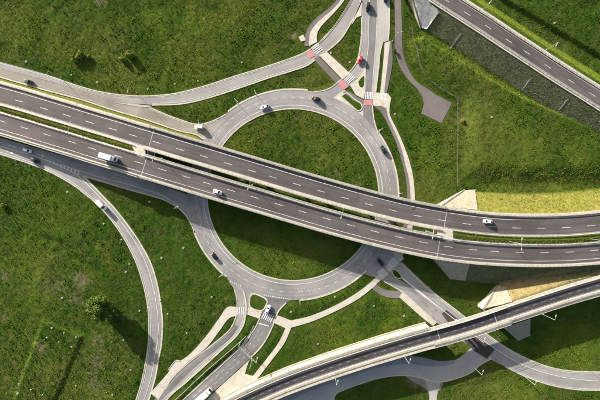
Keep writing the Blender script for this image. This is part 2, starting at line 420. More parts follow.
# --- pavements and cycle paths of the north side
G1 = area("pavement", [(319, 55), (327, 52), (350, 73.5), (342.5, 79.5)], 'conc', .12, -.1, label="cream pavement crossing the grass triangle by the zebra")
area("cycle_path", [(313.5, 59), (318.2, 55.8), (341.6, 80.3), (336.5, 83.5)], 'cycle', .10, -.1, label="dark cycle path crossing the grass triangle")
area("pavement", [(350, 85), (357, 79), (366, 65.2), (365.3, 92), (363.8, 99), (356, 95)], 'conc', .13, -.1, label="cream traffic island between the north lanes", curve=False)
area("grass_island", [(358.2, 82), (361, 78), (363.8, 76), (364, 82), (363, 87), (360, 87)], 'grass', .17, .05, label="tiny grass bed on the cream traffic island", curve=True, surf=False)
CYI = road("cycle_path", [(345.5, 90.5), (350.5, 92), (356.5, 96.5), (363.5, 99.5)], [(342.5, 92.6), (348, 95.8), (354.5, 101), (363, 104)], 'cycle', "dark cycle path bending round the traffic island", z=.135)
area("north_junction", [(326, 93), (336, 88), (345, 90), (352, 96), (363.5, 100), (364.5, 122), (350, 109), (335, 102)], 'conc', .012, label="pale apron around the northern splitter island")
ISL = area("grass_island", [(341.5, 96), (347, 93.4), (354, 99.3), (360.5, 104), (361.6, 108), (359, 110.5), (350, 103.8)], 'grass', .13, -.05, label="long grass splitter island beside the northern ring", curve=True)
kerb([(341, 96), (347, 93), (354, 99), (361, 103.7), (362, 108), (359, 111), (350, 104.2)], ISL, .5, .16, closed=True)
road("cycle_path", [(304.5, 46), (305, 36), (308, 28), (314, 20), (322, 13.5), (330, 7), (336.5, 0), (347, -20)], [(309, 46), (309, 38), (310.5, 32), (316, 24), (323, 17.5), (332, 10), (340, 1), (352, -20)], 'cycle', "dark cycle path along the link road's north side", z=.09)
H1L = [(309, 46), (309, 38), (310.5, 32), (316, 24), (323, 17.5), (332, 10), (340, 1), (352, -20)]
H1R = [(317, 42), (317, 34), (321, 26.5), (330, 17), (337, 9.5), (344.5, 0), (357, -20)]
H1 = road("pavement", H1L, H1R, 'conc', "cream pavement curving up along the link road", z=.11)
area("pavement", [(298.5, 37), (303.2, 34.6), (306, 40.5), (301, 41.5)], 'wall', .2, -.1, label="short cream paved stub beside the cycle path")
F1R = [(390, 41), (388, 60), (385.5, 80), (384, 94)]
road("pavement", [(384.5, 43), (383.4, 60), (381.4, 80), (380, 94)], F1R, 'conc', "narrow cream pavement beside the grass sliver", z=.11)
road("cycle_path", F1R, [(391.5, 41), (392.5, 61), (390.5, 75), (386.5, 94)], 'cycle', "dark cycle path east of the north arm", z=.10)
area("pavement", [(372.6, 98), (376, 92.5), (388, 93.5), (391, 98), (389.5, 108), (386, 108), (381, 106), (374, 106), (372.8, 104)], 'conc', .125, -.1, label="cream paved corner at the north crossing")
FDR = [(386, 107), (388.2, 117), (395, 132), (401, 147), (405, 163), (409, 180), (410.5, 205), (406, 232), (398, 252)]
road("cycle_path", [(374, 106), (381, 112), (391, 131), (397, 145), (402, 162), (406, 180), (407, 205), (402, 230), (393, 250)], FDR, 'cycle', "dark cycle path following the ring's eastern side", z=.095)
F2 = road("pavement", FDR, [(389.5, 107), (389.6, 114), (397, 130), (404, 146), (410, 163), (413.5, 180), (414.8, 205), (411, 234), (402, 257)], 'conc', "cream pavement following the ring's eastern side", z=.11)
road("service_path", [(394, -20), (394.5, 0), (395, 30), (395, 50), (400, 67), (407, 78), (420, 92), (424, 101)], [(400.5, -20), (401, 0), (402, 30), (402.5, 50), (407.5, 67), (416, 81), (430, 90.5), (436, 95)], 'cycle', "brown service path running down to the square pad", z=.03)
area("paved_pad", [(420, 86.5), (452, 103), (441.5, 123), (421.5, 113.5), (424, 104)], 'cycle', .045, -.1, label="brown square turning pad at the path's end")

# crossings
def zebra(c, along, n, pitch, length, parent, z, w=.5, mat='white'):
    """stripes run along direction 'along' (px); they are spread sideways"""
    a = Vector((along[0], -along[1], 0)).normalized(); s = Vector((-a.y, a.x, 0)); c0 = P(*c)
    rz = math.atan2(a.y, a.x)
    for i in range(n):
        q = c0+s*((i-(n-1)/2)*pitch); m = MB(); m.poly([tuple((q+a*(k*length/2)+s*(j*w/2))[:2]) for k, j in ((-1, -1), (1, -1), (1, 1), (-1, 1))], z)
        m.build("zebra_stripe", M[mat], parent)
zebra((317, 48.5), (-.8, .58), 5, .95, 4.2, LINK, MZ+.012)
area("red_crossing", [(305.8, 51.2), (310.2, 48.5), (315.2, 55.5), (310.3, 58.2)], 'red', MZ+.006, parent=LINK, surf=False)
zebra((349, 77.8), (-.72, .69), 5, .9, 4.4, NOUT, MZ+.016)
area("red_crossing", [(337.5, 82.6), (342, 79.6), (348.2, 86.8), (343.3, 90)], 'red', MZ+.01, parent=NOUT, surf=False)
zebra((368.9, 95.5), (-.06, 1), 5, .78, 3.6, NIN, MZ+.016)
area("red_crossing", [(363.6, 100), (372.2, 100), (372.4, 105), (363.4, 105)], 'red', MZ+.012, parent=NIN, surf=False)
zebra((383.5, 96.5), (-.06, 1), 4, .8, 3.4, NPALE, .137)

# --- southern slip roads
D1_L = [(-40, 127), (0, 137.5), (50, 152), (100, 166), (130, 175.5), (160, 185), (178, 191), (189, 195.5), (194, 200)]
D1_R = [(-40, 134.5), (0, 147), (40, 158.5), (60, 166), (85, 176.5), (110, 184), (130, 190), (150, 195.5), (163, 199.5), (172, 204), (180, 209.5), (186, 216), (190.5, 223), (195, 233)]
D2_E = [(-40, 133.5), (0, 146), (40, 157.5), (60, 164), (75, 170), (83, 176.5), (93, 186.5), (103, 197), (113, 207.5), (122, 218.5), (132, 232), (142, 247.5), (150, 263), (155.5, 280), (159.5, 300), (161.7, 320), (161.5, 334), (160.5, 346), (158, 359), (155, 376), (151.5, 389), (147.5, 402), (140, 425)]
D2_W = [(-40, 143), (0, 154), (33, 165), (55, 174.5), (73, 185), (85, 194), (97, 204), (108, 216), (122, 235), (135, 260), (142, 280), (147.5, 305), (149, 330), (148, 346), (146.5, 357), (141, 384), (136, 400), (128, 425)]
SW1 = road("slip_road", D1_L, D1_R, 'ring', "slip road hugging the highway's south wall to the roundabout")
SW2 = road("slip_road", D2_E, D2_W, 'ring', "single-lane loop road sweeping south on the left")
kerb(D1_R[4:], SW1, .5); kerb(D2_E[5:], SW2, .7, .1, off=.3); kerb(D2_W[1:], SW2, .5, .1)
line("lane_line", [(-40, 134), (0, 146), (40, 157.7), (46, 160)], .2, 'white', MZ, SW1)
line("edge_line", [(46, 160), (66, 166.5), (83, 172), (105, 178.5), (130, 185), (160, 194.5), (172, 201.5), (181, 209.5), (188, 217)], .2, 'white', MZ, SW1)
line("edge_line", [(46, 160.6), (64, 168), (76, 174.5), (88, 185), (99, 196.3), (110, 208), (119, 219), (128.5, 232), (138.5, 247.5), (146, 263), (151.5, 280), (155.8, 300), (158.2, 320), (158.2, 334), (157, 346), (154.5, 359), (151.5, 376), (147.5, 390), (143, 403)], .24, 'white', MZ, SW2)
line("edge_line", D2_W[1:17], .2, 'white', MZ, SW2, off=-.0-.9+1.8)
for i in range(9):
    t = i/8; x0, y0 = 50+t*29, 161.6+t*9.2; x1, y1 = 50.5+t*27, 162.3+t*13.2
    line("gore_stripe", [(x0, y0), (x1+.6, y1)], .55, 'white', MZ+.006, SW1)
def arrow(px, py, dirv, parent, L=4.2):
    a = Vector((dirv[0], -dirv[1], 0)).normalized(); s = Vector((-a.y, a.x, 0)); c = P(px, py)
    pts = [(-L/2, -.12), (L*.18, -.12), (L*.18, -.55), (L/2, 0), (L*.18, .55), (L*.18, .12), (-L/2, .12)]
    m = MB(); m.poly([tuple((c+a*x+s*y)[:2]) for x, y in pts], MZ+.004); m.build("lane_arrow", M['white'], parent)
arrow(12.5, 146.2, (.95, .3), SW1); arrow(40.5, 155.3, (.95, .3), SW1); arrow(10, 152.4, (.95, .32), SW2)

# --- southern arm
S1_W = [(221, 264), (226, 276), (230, 283), (234.5, 290), (236.7, 298), (237, 307), (235.5, 318), (230, 329), (222, 337), (207, 349), (187, 364), (170, 381), (158, 400), (146, 422)]
S1_E = [(238, 274), (241, 285.5), (243.5, 291), (245.5, 300), (246, 310), (243.5, 324), (237, 335), (223, 348.5), (204, 366), (185, 383), (168, 398), (146, 420)]
S1_E[-1] = (152, 424)
S2_W = [(262, 289), (268, 300.5), (264, 309), (260, 318), (255, 328), (249, 337), (243, 345), (225, 362), (205, 380), (183, 400), (160, 421)]
S2_E = [(303, 290), (294, 298.5), (286, 303), (281, 308), (277, 314), (273.5, 324), (268, 336), (261, 347), (250, 358.5), (238, 369.5), (222, 384), (204, 400), (182, 420)]
SO1 = road("south_road", S1_W, S1_E, 'slip', "pale exit lane of the south arm with bus bay")
SO2 = road("south_road", S2_W, S2_E, 'local', "grey entry lanes of the south arm towards the ring")
kerb(S1_W[3:10], SO1, .5); kerb(S1_E[2:], SO1, .8); kerb(S2_W[3:], SO2, .5); kerb(S2_E[2:9], SO2, .6); kerb(S1_W[9:13], SO1, .45)
line("edge_line", S1_E[3:11], .2, 'white', MZ, SO1, off=-.9); line("bay_line", [(232, 330), (222, 339), (205, 352), (187, 368), (172, 382), (160, 397)], .16, 'worn', MZ, SO1)
m = MB(); d = smooth(gpts([(236, 325), (228, 336), (214, 347.5), (196, 362), (180, 377), (160, 397), (150, 410)]), 1.2); d[:, 2] = .086
m.strip(offset(d, 1.35), offset(d, -1.35)); m.build("resurfaced_lane", M['local'], SO1)
line("lane_line", [(257, 327), (251, 338), (243, 348.5), (224, 366), (200, 388), (184, 403)], .15, 'white', MZ, SO2, off=.0-1.7)
for k in (0, 1): line("lane_dash", [(262, 329), (257, 338.5), (248, 350), (230, 367), (207, 388), (193, 401)], .14, 'white', MZ, SO2, dash=(1.6, 2.2), off=1.2-k*2.4)
line("stop_line", [(258.5, 323.3), (268.8, 326.2)], .5, 'white', MZ+.004, SO2)
zebra((267.5, 317.2), (.42, -.9), 6, .95, 3.6, SO2, MZ+.008, .5)
zebra((241.8, 311), (.05, 1), 5, .95, 3.6, SO1, MZ+.008, .48)
line("give_way_line", [(229.5, 281), (241.5, 285.8)], .35, 'white', RZ+.012, SO1, dash=(.6, .5)); line("give_way_line", [(263, 295), (292, 299.5)], .35, 'white', RZ+.016, SO2, dash=(.6, .5))
area("south_junction", [(236, 276), (250, 288), (272, 297), (268, 304), (262.5, 312), (247, 311), (245.5, 300), (242, 287)], 'ring', .014, label="asphalt apron around the southern splitter island")
SPL = area("grass_island", [(250.5, 297), (253, 294.8), (266, 300.8), (265.2, 305), (262, 309.6), (251.2, 306.5)], 'grass', .13, -.05, label="small grass splitter island on the south arm", curve=True)
kerb([(249.8, 297), (252.8, 293.9), (267, 300.4), (266, 305.3), (262.2, 310.4), (250.3, 307)], SPL, .6, .16, closed=True)
area("pavement", [(248, 307.6), (262.3, 311.2), (259.5, 318.8), (247.3, 314.6)], 'conc', .12, -.1, label="cream refuge pavement between the south lanes")
PW = road("pavement", [(236.8, 307), (227.5, 307), (220, 317), (207, 335), (190, 354), (175, 365), (160, 382.5), (150, 393)], [(237, 316), (230, 317.5), (219, 331.5), (207, 347), (187, 363), (170, 380), (164, 389.5), (158, 399)], 'conc', "broad cream pavement by the bus bay", z=.11)
area("pavement", [(176, 361), (180.5, 361.5), (181, 366), (171, 373), (168.5, 369.5)], 'conc', .118, -.1, label="cream paved niche beside the bus stop platform")
kerb([(168.3, 369.6), (176, 360.6), (180.8, 361.2)], PW, .35, .2, mat='cgrey'); kerb([(158, 384), (165, 389.8)], PW, .35, .2, mat='cgrey')
area("pavement", [(158.5, 384), (163, 379), (170, 381.5), (165.5, 390)], 'conc', .123, -.1, label="cream end of the bus stop platform")
area("pavement", [(275.5, 314.8), (283, 317.5), (292, 321), (291, 328), (286, 328.5), (272.8, 322.3)], 'conc', .12, -.1, label="cream pavement fork east of the south zebra")
N1 = road("pavement", [(288, 321), (310, 316), (335, 305.5), (355, 294), (366, 286), (373, 280), (379, 274)], [(290, 328), (312, 321.5), (338, 310), (358, 299), (370, 290), (377, 283.5), (383, 278)], 'conc', "cream pavement running east below the roundabout", z=.11)
road("pavement", [(286, 327), (279, 342), (268, 357), (252, 377)], [(291.5, 327), (284.5, 343), (273, 358.5), (256.5, 380)], 'conc', "cream pavement leading down to the small plaza", z=.112)
area("plaza", [(249.5, 360), (246.5, 368), (245, 374), (254, 376.5), (256.5, 380.5), (251, 385), (240, 388.5), (232, 396), (226, 404), (203, 404), (222, 385), (238, 371)], 'conc', .118, -.1, label="cream paved plaza beside the south arm")

# --- east arm and the lower road
R1_N = [(384, 228), (392, 245), (398, 257), (402, 263), (415, 275.5), (433, 292), (465, 317), (490, 336.5), (512, 351), (540, 364), (562, 370), (590, 372), (650, 372)]
R1_S = [(370, 248), (380, 258), (392.5, 266.5), (398, 272.5), (402, 278.5), (422, 294), (443, 310.5), (470, 331), (497, 350), (523, 365), (557, 376), (590, 380.5), (650, 381)]
R2_N = [(362, 255), (372, 262), (388, 272.5), (394, 277.5), (402, 281), (422, 295), (443, 311), (470, 331.5), (497, 350.5), (523, 365.5), (557, 376.5), (590, 381), (650, 381.5)]
R2_S = [(350, 272), (364, 273), (374, 276), (384, 281.5), (402, 292), (428, 315), (450, 333), (475, 349), (490, 359), (505, 366.5), (523, 375.5), (548, 384.5), (573, 389.3), (590, 390.3), (650, 390)]
RE1 = road("east_road", R1_N, R1_S, 'slip', "north-eastern lane of the road leaving under the overpass")
RE2 = road("east_road", R2_N, R2_S, 'ring', "south-western lane of the road leaving under the overpass")
LR_N = [(230, 424), (262, 406), (290, 395), (310, 386), (340, 374), (372, 362), (400, 355), (422, 357.5), (440, 361), (455, 360), (464, 354), (474, 345), (482, 340)]
LR_S = [(318, 424), (333, 402), (336, 394), (345, 389.5), (360, 384), (385, 377), (410, 375.8), (428, 380), (440, 382), (455, 379), (472, 372), (480, 365), (492, 358.5)]
area("east_junction", [(360, 258), (372, 245), (388, 235), (396, 252), (401, 262), (397, 272), (388, 278), (372, 277), (358, 272)], 'ring', .013, label="shaded asphalt mouth of the east arm below the bridge")
LOW = road("lower_road", LR_N, LR_S, 'pale', "grey lower road curving along the overpass wall", z=.085)
kerb(LR_S[1:], LOW, .5, .1); line("edge_line", [(300, 395), (310, 391.5), (345, 378), (383, 366.5), (410, 364), (425, 367), (442, 369), (455, 367), (470, 360)], .2, 'worn', MZ+.01, LOW)
m = MB(); L_ = resample(smooth(gpts(LR_N[1:10])), 90); R_ = resample(smooth(gpts([(270, 410), (300, 396.5), (310, 391.8), (345, 378.4), (383, 367), (410, 364.4), (425, 366), (440, 366.5), (455, 363)])), 90); L_[:, 2] = R_[:, 2] = .093
m.strip(L_, R_); m.build("dark_lane", M['ring'], LOW)
area("driveway", [(404, 375.5), (415, 375.6), (428, 379), (441, 381.5), (443, 384), (438.5, 391), (429, 392), (424, 387.5), (413, 381.5)], 'slipw', .024, label="dusty flared mouth of the driveway", curve=True)
road("driveway", [(424, 377), (427, 387), (429, 395), (428, 412)], [(441, 380.5), (439.5, 387), (437, 395), (437, 412)], 'pale', "pale driveway dropping off the lower road", z=.03)
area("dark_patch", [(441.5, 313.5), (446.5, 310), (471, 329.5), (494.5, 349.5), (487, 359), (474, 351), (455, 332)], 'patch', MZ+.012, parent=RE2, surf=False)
kerb(R1_N[3:], RE1, .5, .1); kerb(R2_S[3:6]+[(436, 322)], RE2, .5); kerb(R2_S[9:], RE2, .5, .1)
line("centre_line", R1_S[5:], .26, 'white', MZ+.016, RE1)
line("edge_line", R1_N[3:], .16, 'white', MZ+.008, RE1, off=-.7); line("edge_line", R2_S[9:], .16, 'white', MZ+.008, RE2, off=.7)
EIS = area("grass_island", [(392, 270), (395.5, 270.5), (400.8, 276.5), (399.5, 277.8), (394.5, 275.5)], 'grass', .15, -.05, label="dark grass sliver island on the east arm", curve=True)
kerb([(391.3, 269.5), (395.8, 269.8), (401.6, 276.8), (399.8, 278.6), (394, 276.2)], EIS, .5, .18, closed=True)
area("painted_island", [(401, 278), (404, 278.6), (423, 293.6), (441, 309.3), (420, 293.9)], 'white', MZ+.02, parent=RE1, surf=False)
zebra((382.8, 273.3), (.72, -.66), 5, .9, 3.8, RE2, MZ+.02); zebra((394, 262), (.72, -.66), 5, .85, 3.6, RE1, MZ+.024)
area("pavement", [(385, 266.5), (389.5, 262), (394, 267.5), (389, 272)], 'conc', .13, -.1, label="cream refuge between the two zebras on the east arm")
area("pavement", [(393, 253), (399, 249.5), (404, 258.5), (400, 262)], 'conc', .135, -.1, label="cream paved corner emerging below the highway bridge")
road("cycle_path", [(374, 282.5), (382, 288.5), (390, 290.5), (401, 291)], [(371, 287.5), (380, 294.5), (391, 298), (406, 298)], 'cycle', "dark cycle path bend south of the east zebras", z=.10)
road("pavement", [(402.5, 292), (428, 315), (437, 322.5)], [(399, 297), (424, 319), (433, 326)], 'conc', "cream pavement along the east road", z=.113)
line("give_way_line", [(371, 264), (384, 253)], .3, 'worn', RZ+.02, RE2, dash=(.7, .6))

# ------------------------------------------------------------------ elevated roads: profiles
HN = [(-60, 78.3), (-27, 88), (-3.5, 94.8), (20, 101.3), (43, 108.2), (66, 115), (88.5, 121.9), (111.7, 128.8), (134.5, 135.8), (157.5, 142.6), (181, 149.7), (204, 156.4), (227.5, 163.5), (251, 170.5), (274.5, 177.6), (298, 184.6), (322, 191.5), (346, 198.3), (370, 204.7), (394, 210.7), (418, 216), (443, 220.4), (467.5, 224), (491.7, 226.7), (517, 228), (542.5, 228.2), (567.5, 227.5), (592.5, 225.5), (617, 222.7), (650, 218)]
HS = [(-60, 102.9), (-22, 114.2), (1.5, 121.1), (25, 128), (48, 135), (71, 141.8), (93.5, 148.8), (117, 155.8), (140, 162.9), (162.5, 169.7), (185.3, 176.6), (208.5, 183.6), (232.5, 190.8), (256, 197.7), (280, 204.9), (303.4, 211.9), (326.8, 218.7), (351, 225.3), (375, 231.5), (399, 237.2), (423, 242.3), (446.8, 246.5), (471.7, 249.6), (496, 251.4), (520, 252.4), (545, 252.7), (570, 252), (595, 250.3), (620, 247.6), (650, 243)]
MR = [(215, 416.5), (246, 400.5), (283, 384), (320, 370.5), (360, 357.3), (410, 342.3), (470, 325.5), (520, 308.7), (570, 292.7), (600, 284), (650, 269)]
KR = [(384, -41), (405, -27), (425.5, -13.5), (446, 0), (466.3, 13), (487, 26.3), (507.5, 40), (528, 53.3), (548.8, 67), (570, 80.5), (591, 93.6), (612, 107), (650, 131)]
def zh(x): return float(np.interp(x, [-60, 0, 60, 120, 160, 200, 700], [1.8, 3.2, 5.0, 6.7, 7.4, 7.5, 7.5]))
def zm(x): return float(np.interp(x, [215, 300, 400, 700], [4.6, 5.6, 6.5, 6.5]))
def zk(x): return 6.5
def prof(pts, zf): return smooth([P(x, y, zf(x)) for x, y in pts], 1.5)
dHN, dHS, dM, dK = prof(HN, zh), prof(HS, zh), prof(MR, zm), prof(KR, zk)

# ------------------------------------------------------------------ terrain
XS = np.arange(-182, 182.01, .5); YS = np.arange(-126, 126.01, .5)
GX, GY = np.meshgrid(XS, YS)
def vnoise(x, y, seed):
    r = np.random.default_rng(seed).random((512, 512)); xi = np.floor(x).astype(int); yi = np.floor(y).astype(int)
    fx, fy = x-xi, y-yi; fx = fx*fx*(3-2*fx); fy = fy*fy*(3-2*fy)
    g = lambda a, b: r[(yi+b) % 512, (xi+a) % 512]
    return (g(0, 0)*(1-fx)+g(1, 0)*fx)*(1-fy)+(g(0, 1)*(1-fx)+g(1, 1)*fx)*fy
def fbm(x, y, s, o, seed):
    t = 0; a = 1; n = 0
    for k in range(o): t = t+a*vnoise(x*s*2**k+91.3*k, y*s*2**k+17.7*k, seed+k); n += a; a *= .55
    return t/n-.5
def inside(poly, X, Y):
    r = np.zeros(X.shape, bool); n = len(poly)
    for i in range(n):
        x0, y0 = poly[i][:2]; x1, y1 = poly[(i+1) % n][:2]
        if y0 == y1: continue
        c = ((y0 > Y) != (y1 > Y)); r ^= c & (X < (x1-x0)*(Y-y0)/(y1-y0)+x0)
    return r
def pdist(poly, X, Y, closed=True):
    d = np.full(X.shape, 1e9); n = len(poly)
    for i in range(n if closed else n-1):
        a = np.array(poly[i][:2], float); b = np.array(poly[(i+1) % n][:2], float); e = b-a
        t = np.clip(((X-a[0])*e[0]+(Y-a[1])*e[1])/(e@e+1e-9), 0, 1)
        d = np.minimum(d, np.hypot(X-a[0]-t*e[0], Y-a[1]-t*e[1]))
    return d
def sstep(a, b, x):
    t = np.clip((x-a)/(b-a), 0, 1); return t*t*(3-2*t)
def g2(px): return [tuple(P(x, y)[:2]) for x, y in px]

mask = np.zeros(GX.shape, bool)
for poly in SURF:
    x0, y0 = poly.min(0)-1; x1, y1 = poly.max(0)+1
    i0, i1 = np.searchsorted(XS, [x0, x1]); j0, j1 = np.searchsorted(YS, [y0, y1])
    if i1 > i0 and j1 > j0: mask[j0:j1, i0:i1] |= inside(poly, GX[j0:j1, i0:i1], GY[j0:j1, i0:i1])
dm = np.where(mask, 0, 9.0)                       # distance to paving, up to a few metres
for _ in range(12):
    for dy, dx, c in ((0, 1, .5), (1, 0, .5), (1, 1, .707), (1, -1, .707)):
        for s in (1, -1):
            dm = np.minimum(dm, np.roll(np.roll(dm, s*dy, 0), s*dx, 1)+c)

base = fbm(GX, GY, .02, 3, 11)*.8
FIELD_E = g2([(409.5, 41), (423, 35.5), (451, 54), (487, 76), (520, 95), (583, 122.5), (700, 173), (700, 187), (520, 187), (480, 185.5), (459, 181), (457, 98), (440, 87), (426, 75), (412, 60)])
FIELD_NE = g2([(497, 0), (480, -14), (480, -60), (690, -60), (690, 118), (600, 60), (530, 19)])
TANK = g2([(42, 318), (85, 335), (52, 412), (8, 410)])
for poly, h, w in ((FIELD_E, 1.9, 2.3), (FIELD_NE, 1.6, 2.2), (TANK, .65, 2.0)):
    d = pdist(poly, GX, GY); i = inside(poly, GX, GY)
    if poly is FIELD_E:
        dn = pdist(FIELD_E[:7], GX, GY, False); do = pdist(FIELD_E[6:]+FIELD_E[:1], GX, GY, False)
        base = base+np.where(i, h*np.minimum(sstep(0, w, dn), sstep(0, 12.0, do)), 0)
    else: base = base+h*sstep(0, w, np.where(i, d, 0))
# shallow hollow shaped to stand for a streak of shade on the west field
dd = pdist(g2([(0, 188), (22, 216), (42, 238), (60, 243), (78, 258), (98, 272)]), GX, GY, False); base -= .55*np.exp(-(dd/1.6)**2)

def embank(d, half, slope, cutpoly):
    best = np.full(GX.shape, -9.0); hw = half
    k = d[np.unique(np.r_[np.arange(0, len(d), 4), len(d)-1])]
    for i in range(len(k)-1):
        a, b = k[i], k[i+1]; ex, ey = b[0]-a[0], b[1]-a[1]
        t = np.clip(((GX-a[0])*ex+(GY-a[1])*ey)/(ex*ex+ey*ey), 0, 1); q = np.hypot(GX-a[0]-t*ex, GY-a[1]-t*ey)
        best = np.maximum(best, a[2]+(b[2]-a[2])*t-.45-np.maximum(0, q-hw)/slope)
    return np.where(inside(cutpoly, GX, GY), -9.0, best)
def v2(px, py, z=0): return tuple(P(px, py, z)[:2])
AB_H = [v2(465, 190), v2(442, 206, 7.5), v2(437, 259, 7.5), v2(451, 279)]
AB_K = [v2(421, 28), v2(409, -15.5, 6.5), v2(422, -35, 6.5), v2(452, -40)]
AB_M = [v2(497.5, 285), v2(484, 309, 6.5), v2(506, 327.5, 6.5), v2(519, 340)]
CUT_H = [v2(485, 150)]+AB_H+[v2(480, 320), v2(250, 320), v2(250, 120)]
CUT_K = [v2(440, 75)]+AB_K+[v2(520, -70), v2(300, -90), v2(300, 75)]
CUT_M = [v2(520, 250)]+AB_M+[v2(545, 380), v2(380, 420), v2(380, 250)]
mid = (offset(dHN, -5.9)+0)
e = np.maximum(embank(cut(dHN, 436, 700), 7.0, 1.42, CUT_H), embank(cut(dHS, 432, 700), 6.9, 1.5, CUT_H))
e = np.maximum(e, embank(cut(dK, 405, 700), 5.4, 1.5, CUT_K)); e = np.maximum(e, embank(cut(dM, 482, 700), 5.0, 1.5, CUT_M))
emb = sstep(-.4, 1.0, e-base)
H0 = np.maximum(base, e)
fine = fbm(GX, GY, .22, 3, 31)*.42+fbm(GX, GY, .75, 2, 47)*.24
fine = fine*(1-.6*emb)
near = sstep(.4, 3.5, dm)
H = H0*np.where(e > base, sstep(.2, 1.2, dm), near)+fine*near*.9-.03*(1-near)
H = np.where(mask, -.06, np.maximum(H, -.9))
under = np.maximum(cut(dHN, -70, 700)[:, 2].max()*0, 0)
for d, lo, hi in ((dHN, -5.5, 6.9), (dHS, -6.8, 5.3), (dM, -5.4, 3.9), (dK, -4.6, 5.6)):
    for i in range(0, len(d), 1):
        sl = (np.abs(GX-d[i, 0]) < 8) & (np.abs(GY-d[i, 1]) < 8)
        H[sl & (np.hypot(GX-d[i, 0], GY-d[i, 1]) < max(hi, -lo))] = np.minimum(H, d[i, 2]-.4)[sl & (np.hypot(GX-d[i, 0], GY-d[i, 1]) < max(hi, -lo))]
CONES = [([(442, 206), (465, 190), (475, 189.5), (478, 210)], 7.5), ([(437, 259), (451, 279), (464, 280), (470, 264)], 7.5), ([(484, 309), (497.5, 285), (503, 286), (512, 302)], 6.5),
         ([(506, 327.5), (519, 340), (530, 335.5), (531, 319)], 6.5), ([(409, -15.5), (421, 28), (426, 30), (440, 11)], 6.5)]
incone = np.zeros(GX.shape, bool)
for q, zt in CONES: incone |= inside([v2(*q[0], zt), v2(*q[1]), v2(*q[2]), v2(*q[3], zt)], GX, GY)
H = np.where(incone, H-.55, H)
def hz(x, y):
    i = min(max((x-XS[0])/.5, 0), len(XS)-1.001); j = min(max((y-YS[0])/.5, 0), len(YS)-1.001)
    a, b = int(i), int(j); u, w = i-a, j-b
    return float((H[b, a]*(1-u)+H[b, a+1]*u)*(1-w)+(H[b+1, a]*(1-u)+H[b+1, a+1]*u)*w)

# straw on the sunny dry banks, bare earth where the photo shows it
dry = np.zeros(GX.shape)
dry = np.maximum(dry, sstep(.3, 1.0, emb)*inside(g2([(440, 188), (680, 186), (680, 222), (440, 222)]), GX, GY)*.95)
dry = np.maximum(dry, sstep(.3, 1.0, emb)*inside(g2([(490, 284), (520, 279), (700, 236), (700, 270), (520, 312), (490, 312)]), GX, GY)*.9)
dry = np.maximum(dry, sstep(.3, 1.0, emb)*inside(g2([(465, -20), (680, 120), (700, 90), (520, -40)]), GX, GY)*.38)
dry = np.maximum(dry, .30*sstep(-.02, .25, fbm(GX, GY, .022, 4, 71)))
dry = np.maximum(dry, .5*sstep(.05, .3, fbm(GX*.8+GY*.6, (GY*.8-GX*.6)*.12, .5, 2, 77))*.5*inside(g2([(0, 240), (110, 240), (140, 400), (0, 400)]), GX, GY))
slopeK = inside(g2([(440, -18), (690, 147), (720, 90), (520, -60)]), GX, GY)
lush_lit = sstep(.3, 1.0, emb)*slopeK*.95
for poly, sel, k in ((FIELD_E, [(400, 30), (423, 28), (451, 46), (487, 68), (520, 87), (583, 114), (690, 160), (690, 172), (583, 134), (520, 104), (487, 86), (451, 64), (430, 50), (420, 60), (405, 66)], .65), (TANK, [(38, 312), (52, 320), (24, 404), (0, 404)], .12), (TANK, [(42, 314), (86, 331), (84, 339), (44, 322)], .15)):
    lush_lit = np.maximum(lush_lit, k*np.exp(-(pdist(poly, GX, GY)/1.7)**2)*inside(g2(sel), GX, GY))  # paints sunlight into the grass colour along field and mound edges
lush_lit = np.maximum(lush_lit, (1-emb)*.42*sstep(.02, .22, fbm(GX, GY, .018, 3, 101))*sstep(-.15, .2, fbm(GX, GY, .11, 3, 111)))
for x, y, r, k in ((20, 30, 26, .30), (120, 60, 40, .22), (190, 60, 60, .25), (440, 70, 30, .2), (520, 150, 60, .15), (430, 150, 40, .2), (580, 355, 30, .45), (520, 395, 40, .4), (370, 315, 40, .45), (30, 260, 40, .3), (60, 215, 30, .25), (280, 265, 40, .3), (100, 390, 30, .25), (35, 300, 30, .25), (345, 330, 30, .4)):
    c = P(x, y); lush_lit = np.maximum(lush_lit, k*np.exp(-((GX-c.x)**2+(GY-c.y)**2)/(r*.5)**2)*sstep(-.25, .15, fbm(GX, GY, .09, 4, 131)))
straw = .85*sstep(.3, 1.0, emb)*inside(g2([(490, 284), (510, 279), (575, 262), (580, 300), (520, 312), (490, 312)]), GX, GY)*(1-sstep(115, 140, GX))
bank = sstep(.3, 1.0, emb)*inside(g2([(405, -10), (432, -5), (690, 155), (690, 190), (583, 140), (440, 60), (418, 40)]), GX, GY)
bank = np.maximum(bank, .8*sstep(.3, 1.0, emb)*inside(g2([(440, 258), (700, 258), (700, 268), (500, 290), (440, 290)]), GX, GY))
soil = np.zeros(GX.shape)
for x, y, r, s in ((55, 285, 16, .5), (80, 281, 11, .7), (77, 300, 12, .55), (98, 340, 9, .58), (97, 362, 9, .65), (95, 385, 11, .62), (100, 350, 12, .4), (92, 372, 12, .42), (68, 292, 18, .42), (43, 347, 8, .7), (5, 276, 6, .7), (4, 318, 7, .6),
                   (100, 2, 6, .7), (294, 36, 3.5, 1.0), (415, 381, 7, .95), (424, 386, 5, .9), (245, 112, 5, .5), (320, 160, 16, .4), (335, 176, 14, .45), (290, 150, 12, .3), (360, 183, 10, .45), (462, 120, 4, .8),
                   (118, 33, 14, .35), (175, 35, 16, .35), (480, 100, 10, .4), (505, 130, 12, .4), (310, 80, 5, .5), (212, 110, 6, .4), (236, 78, 4, .3), (450, 345, 4, .7), (497, 338, 6, .5), (225, 300, 4, .5)):
    c = P(x, y); soil = np.maximum(soil, s*np.exp(-((GX-c.x)**2+(GY-c.y)**2)/(r*.5*1.25)**2))
    
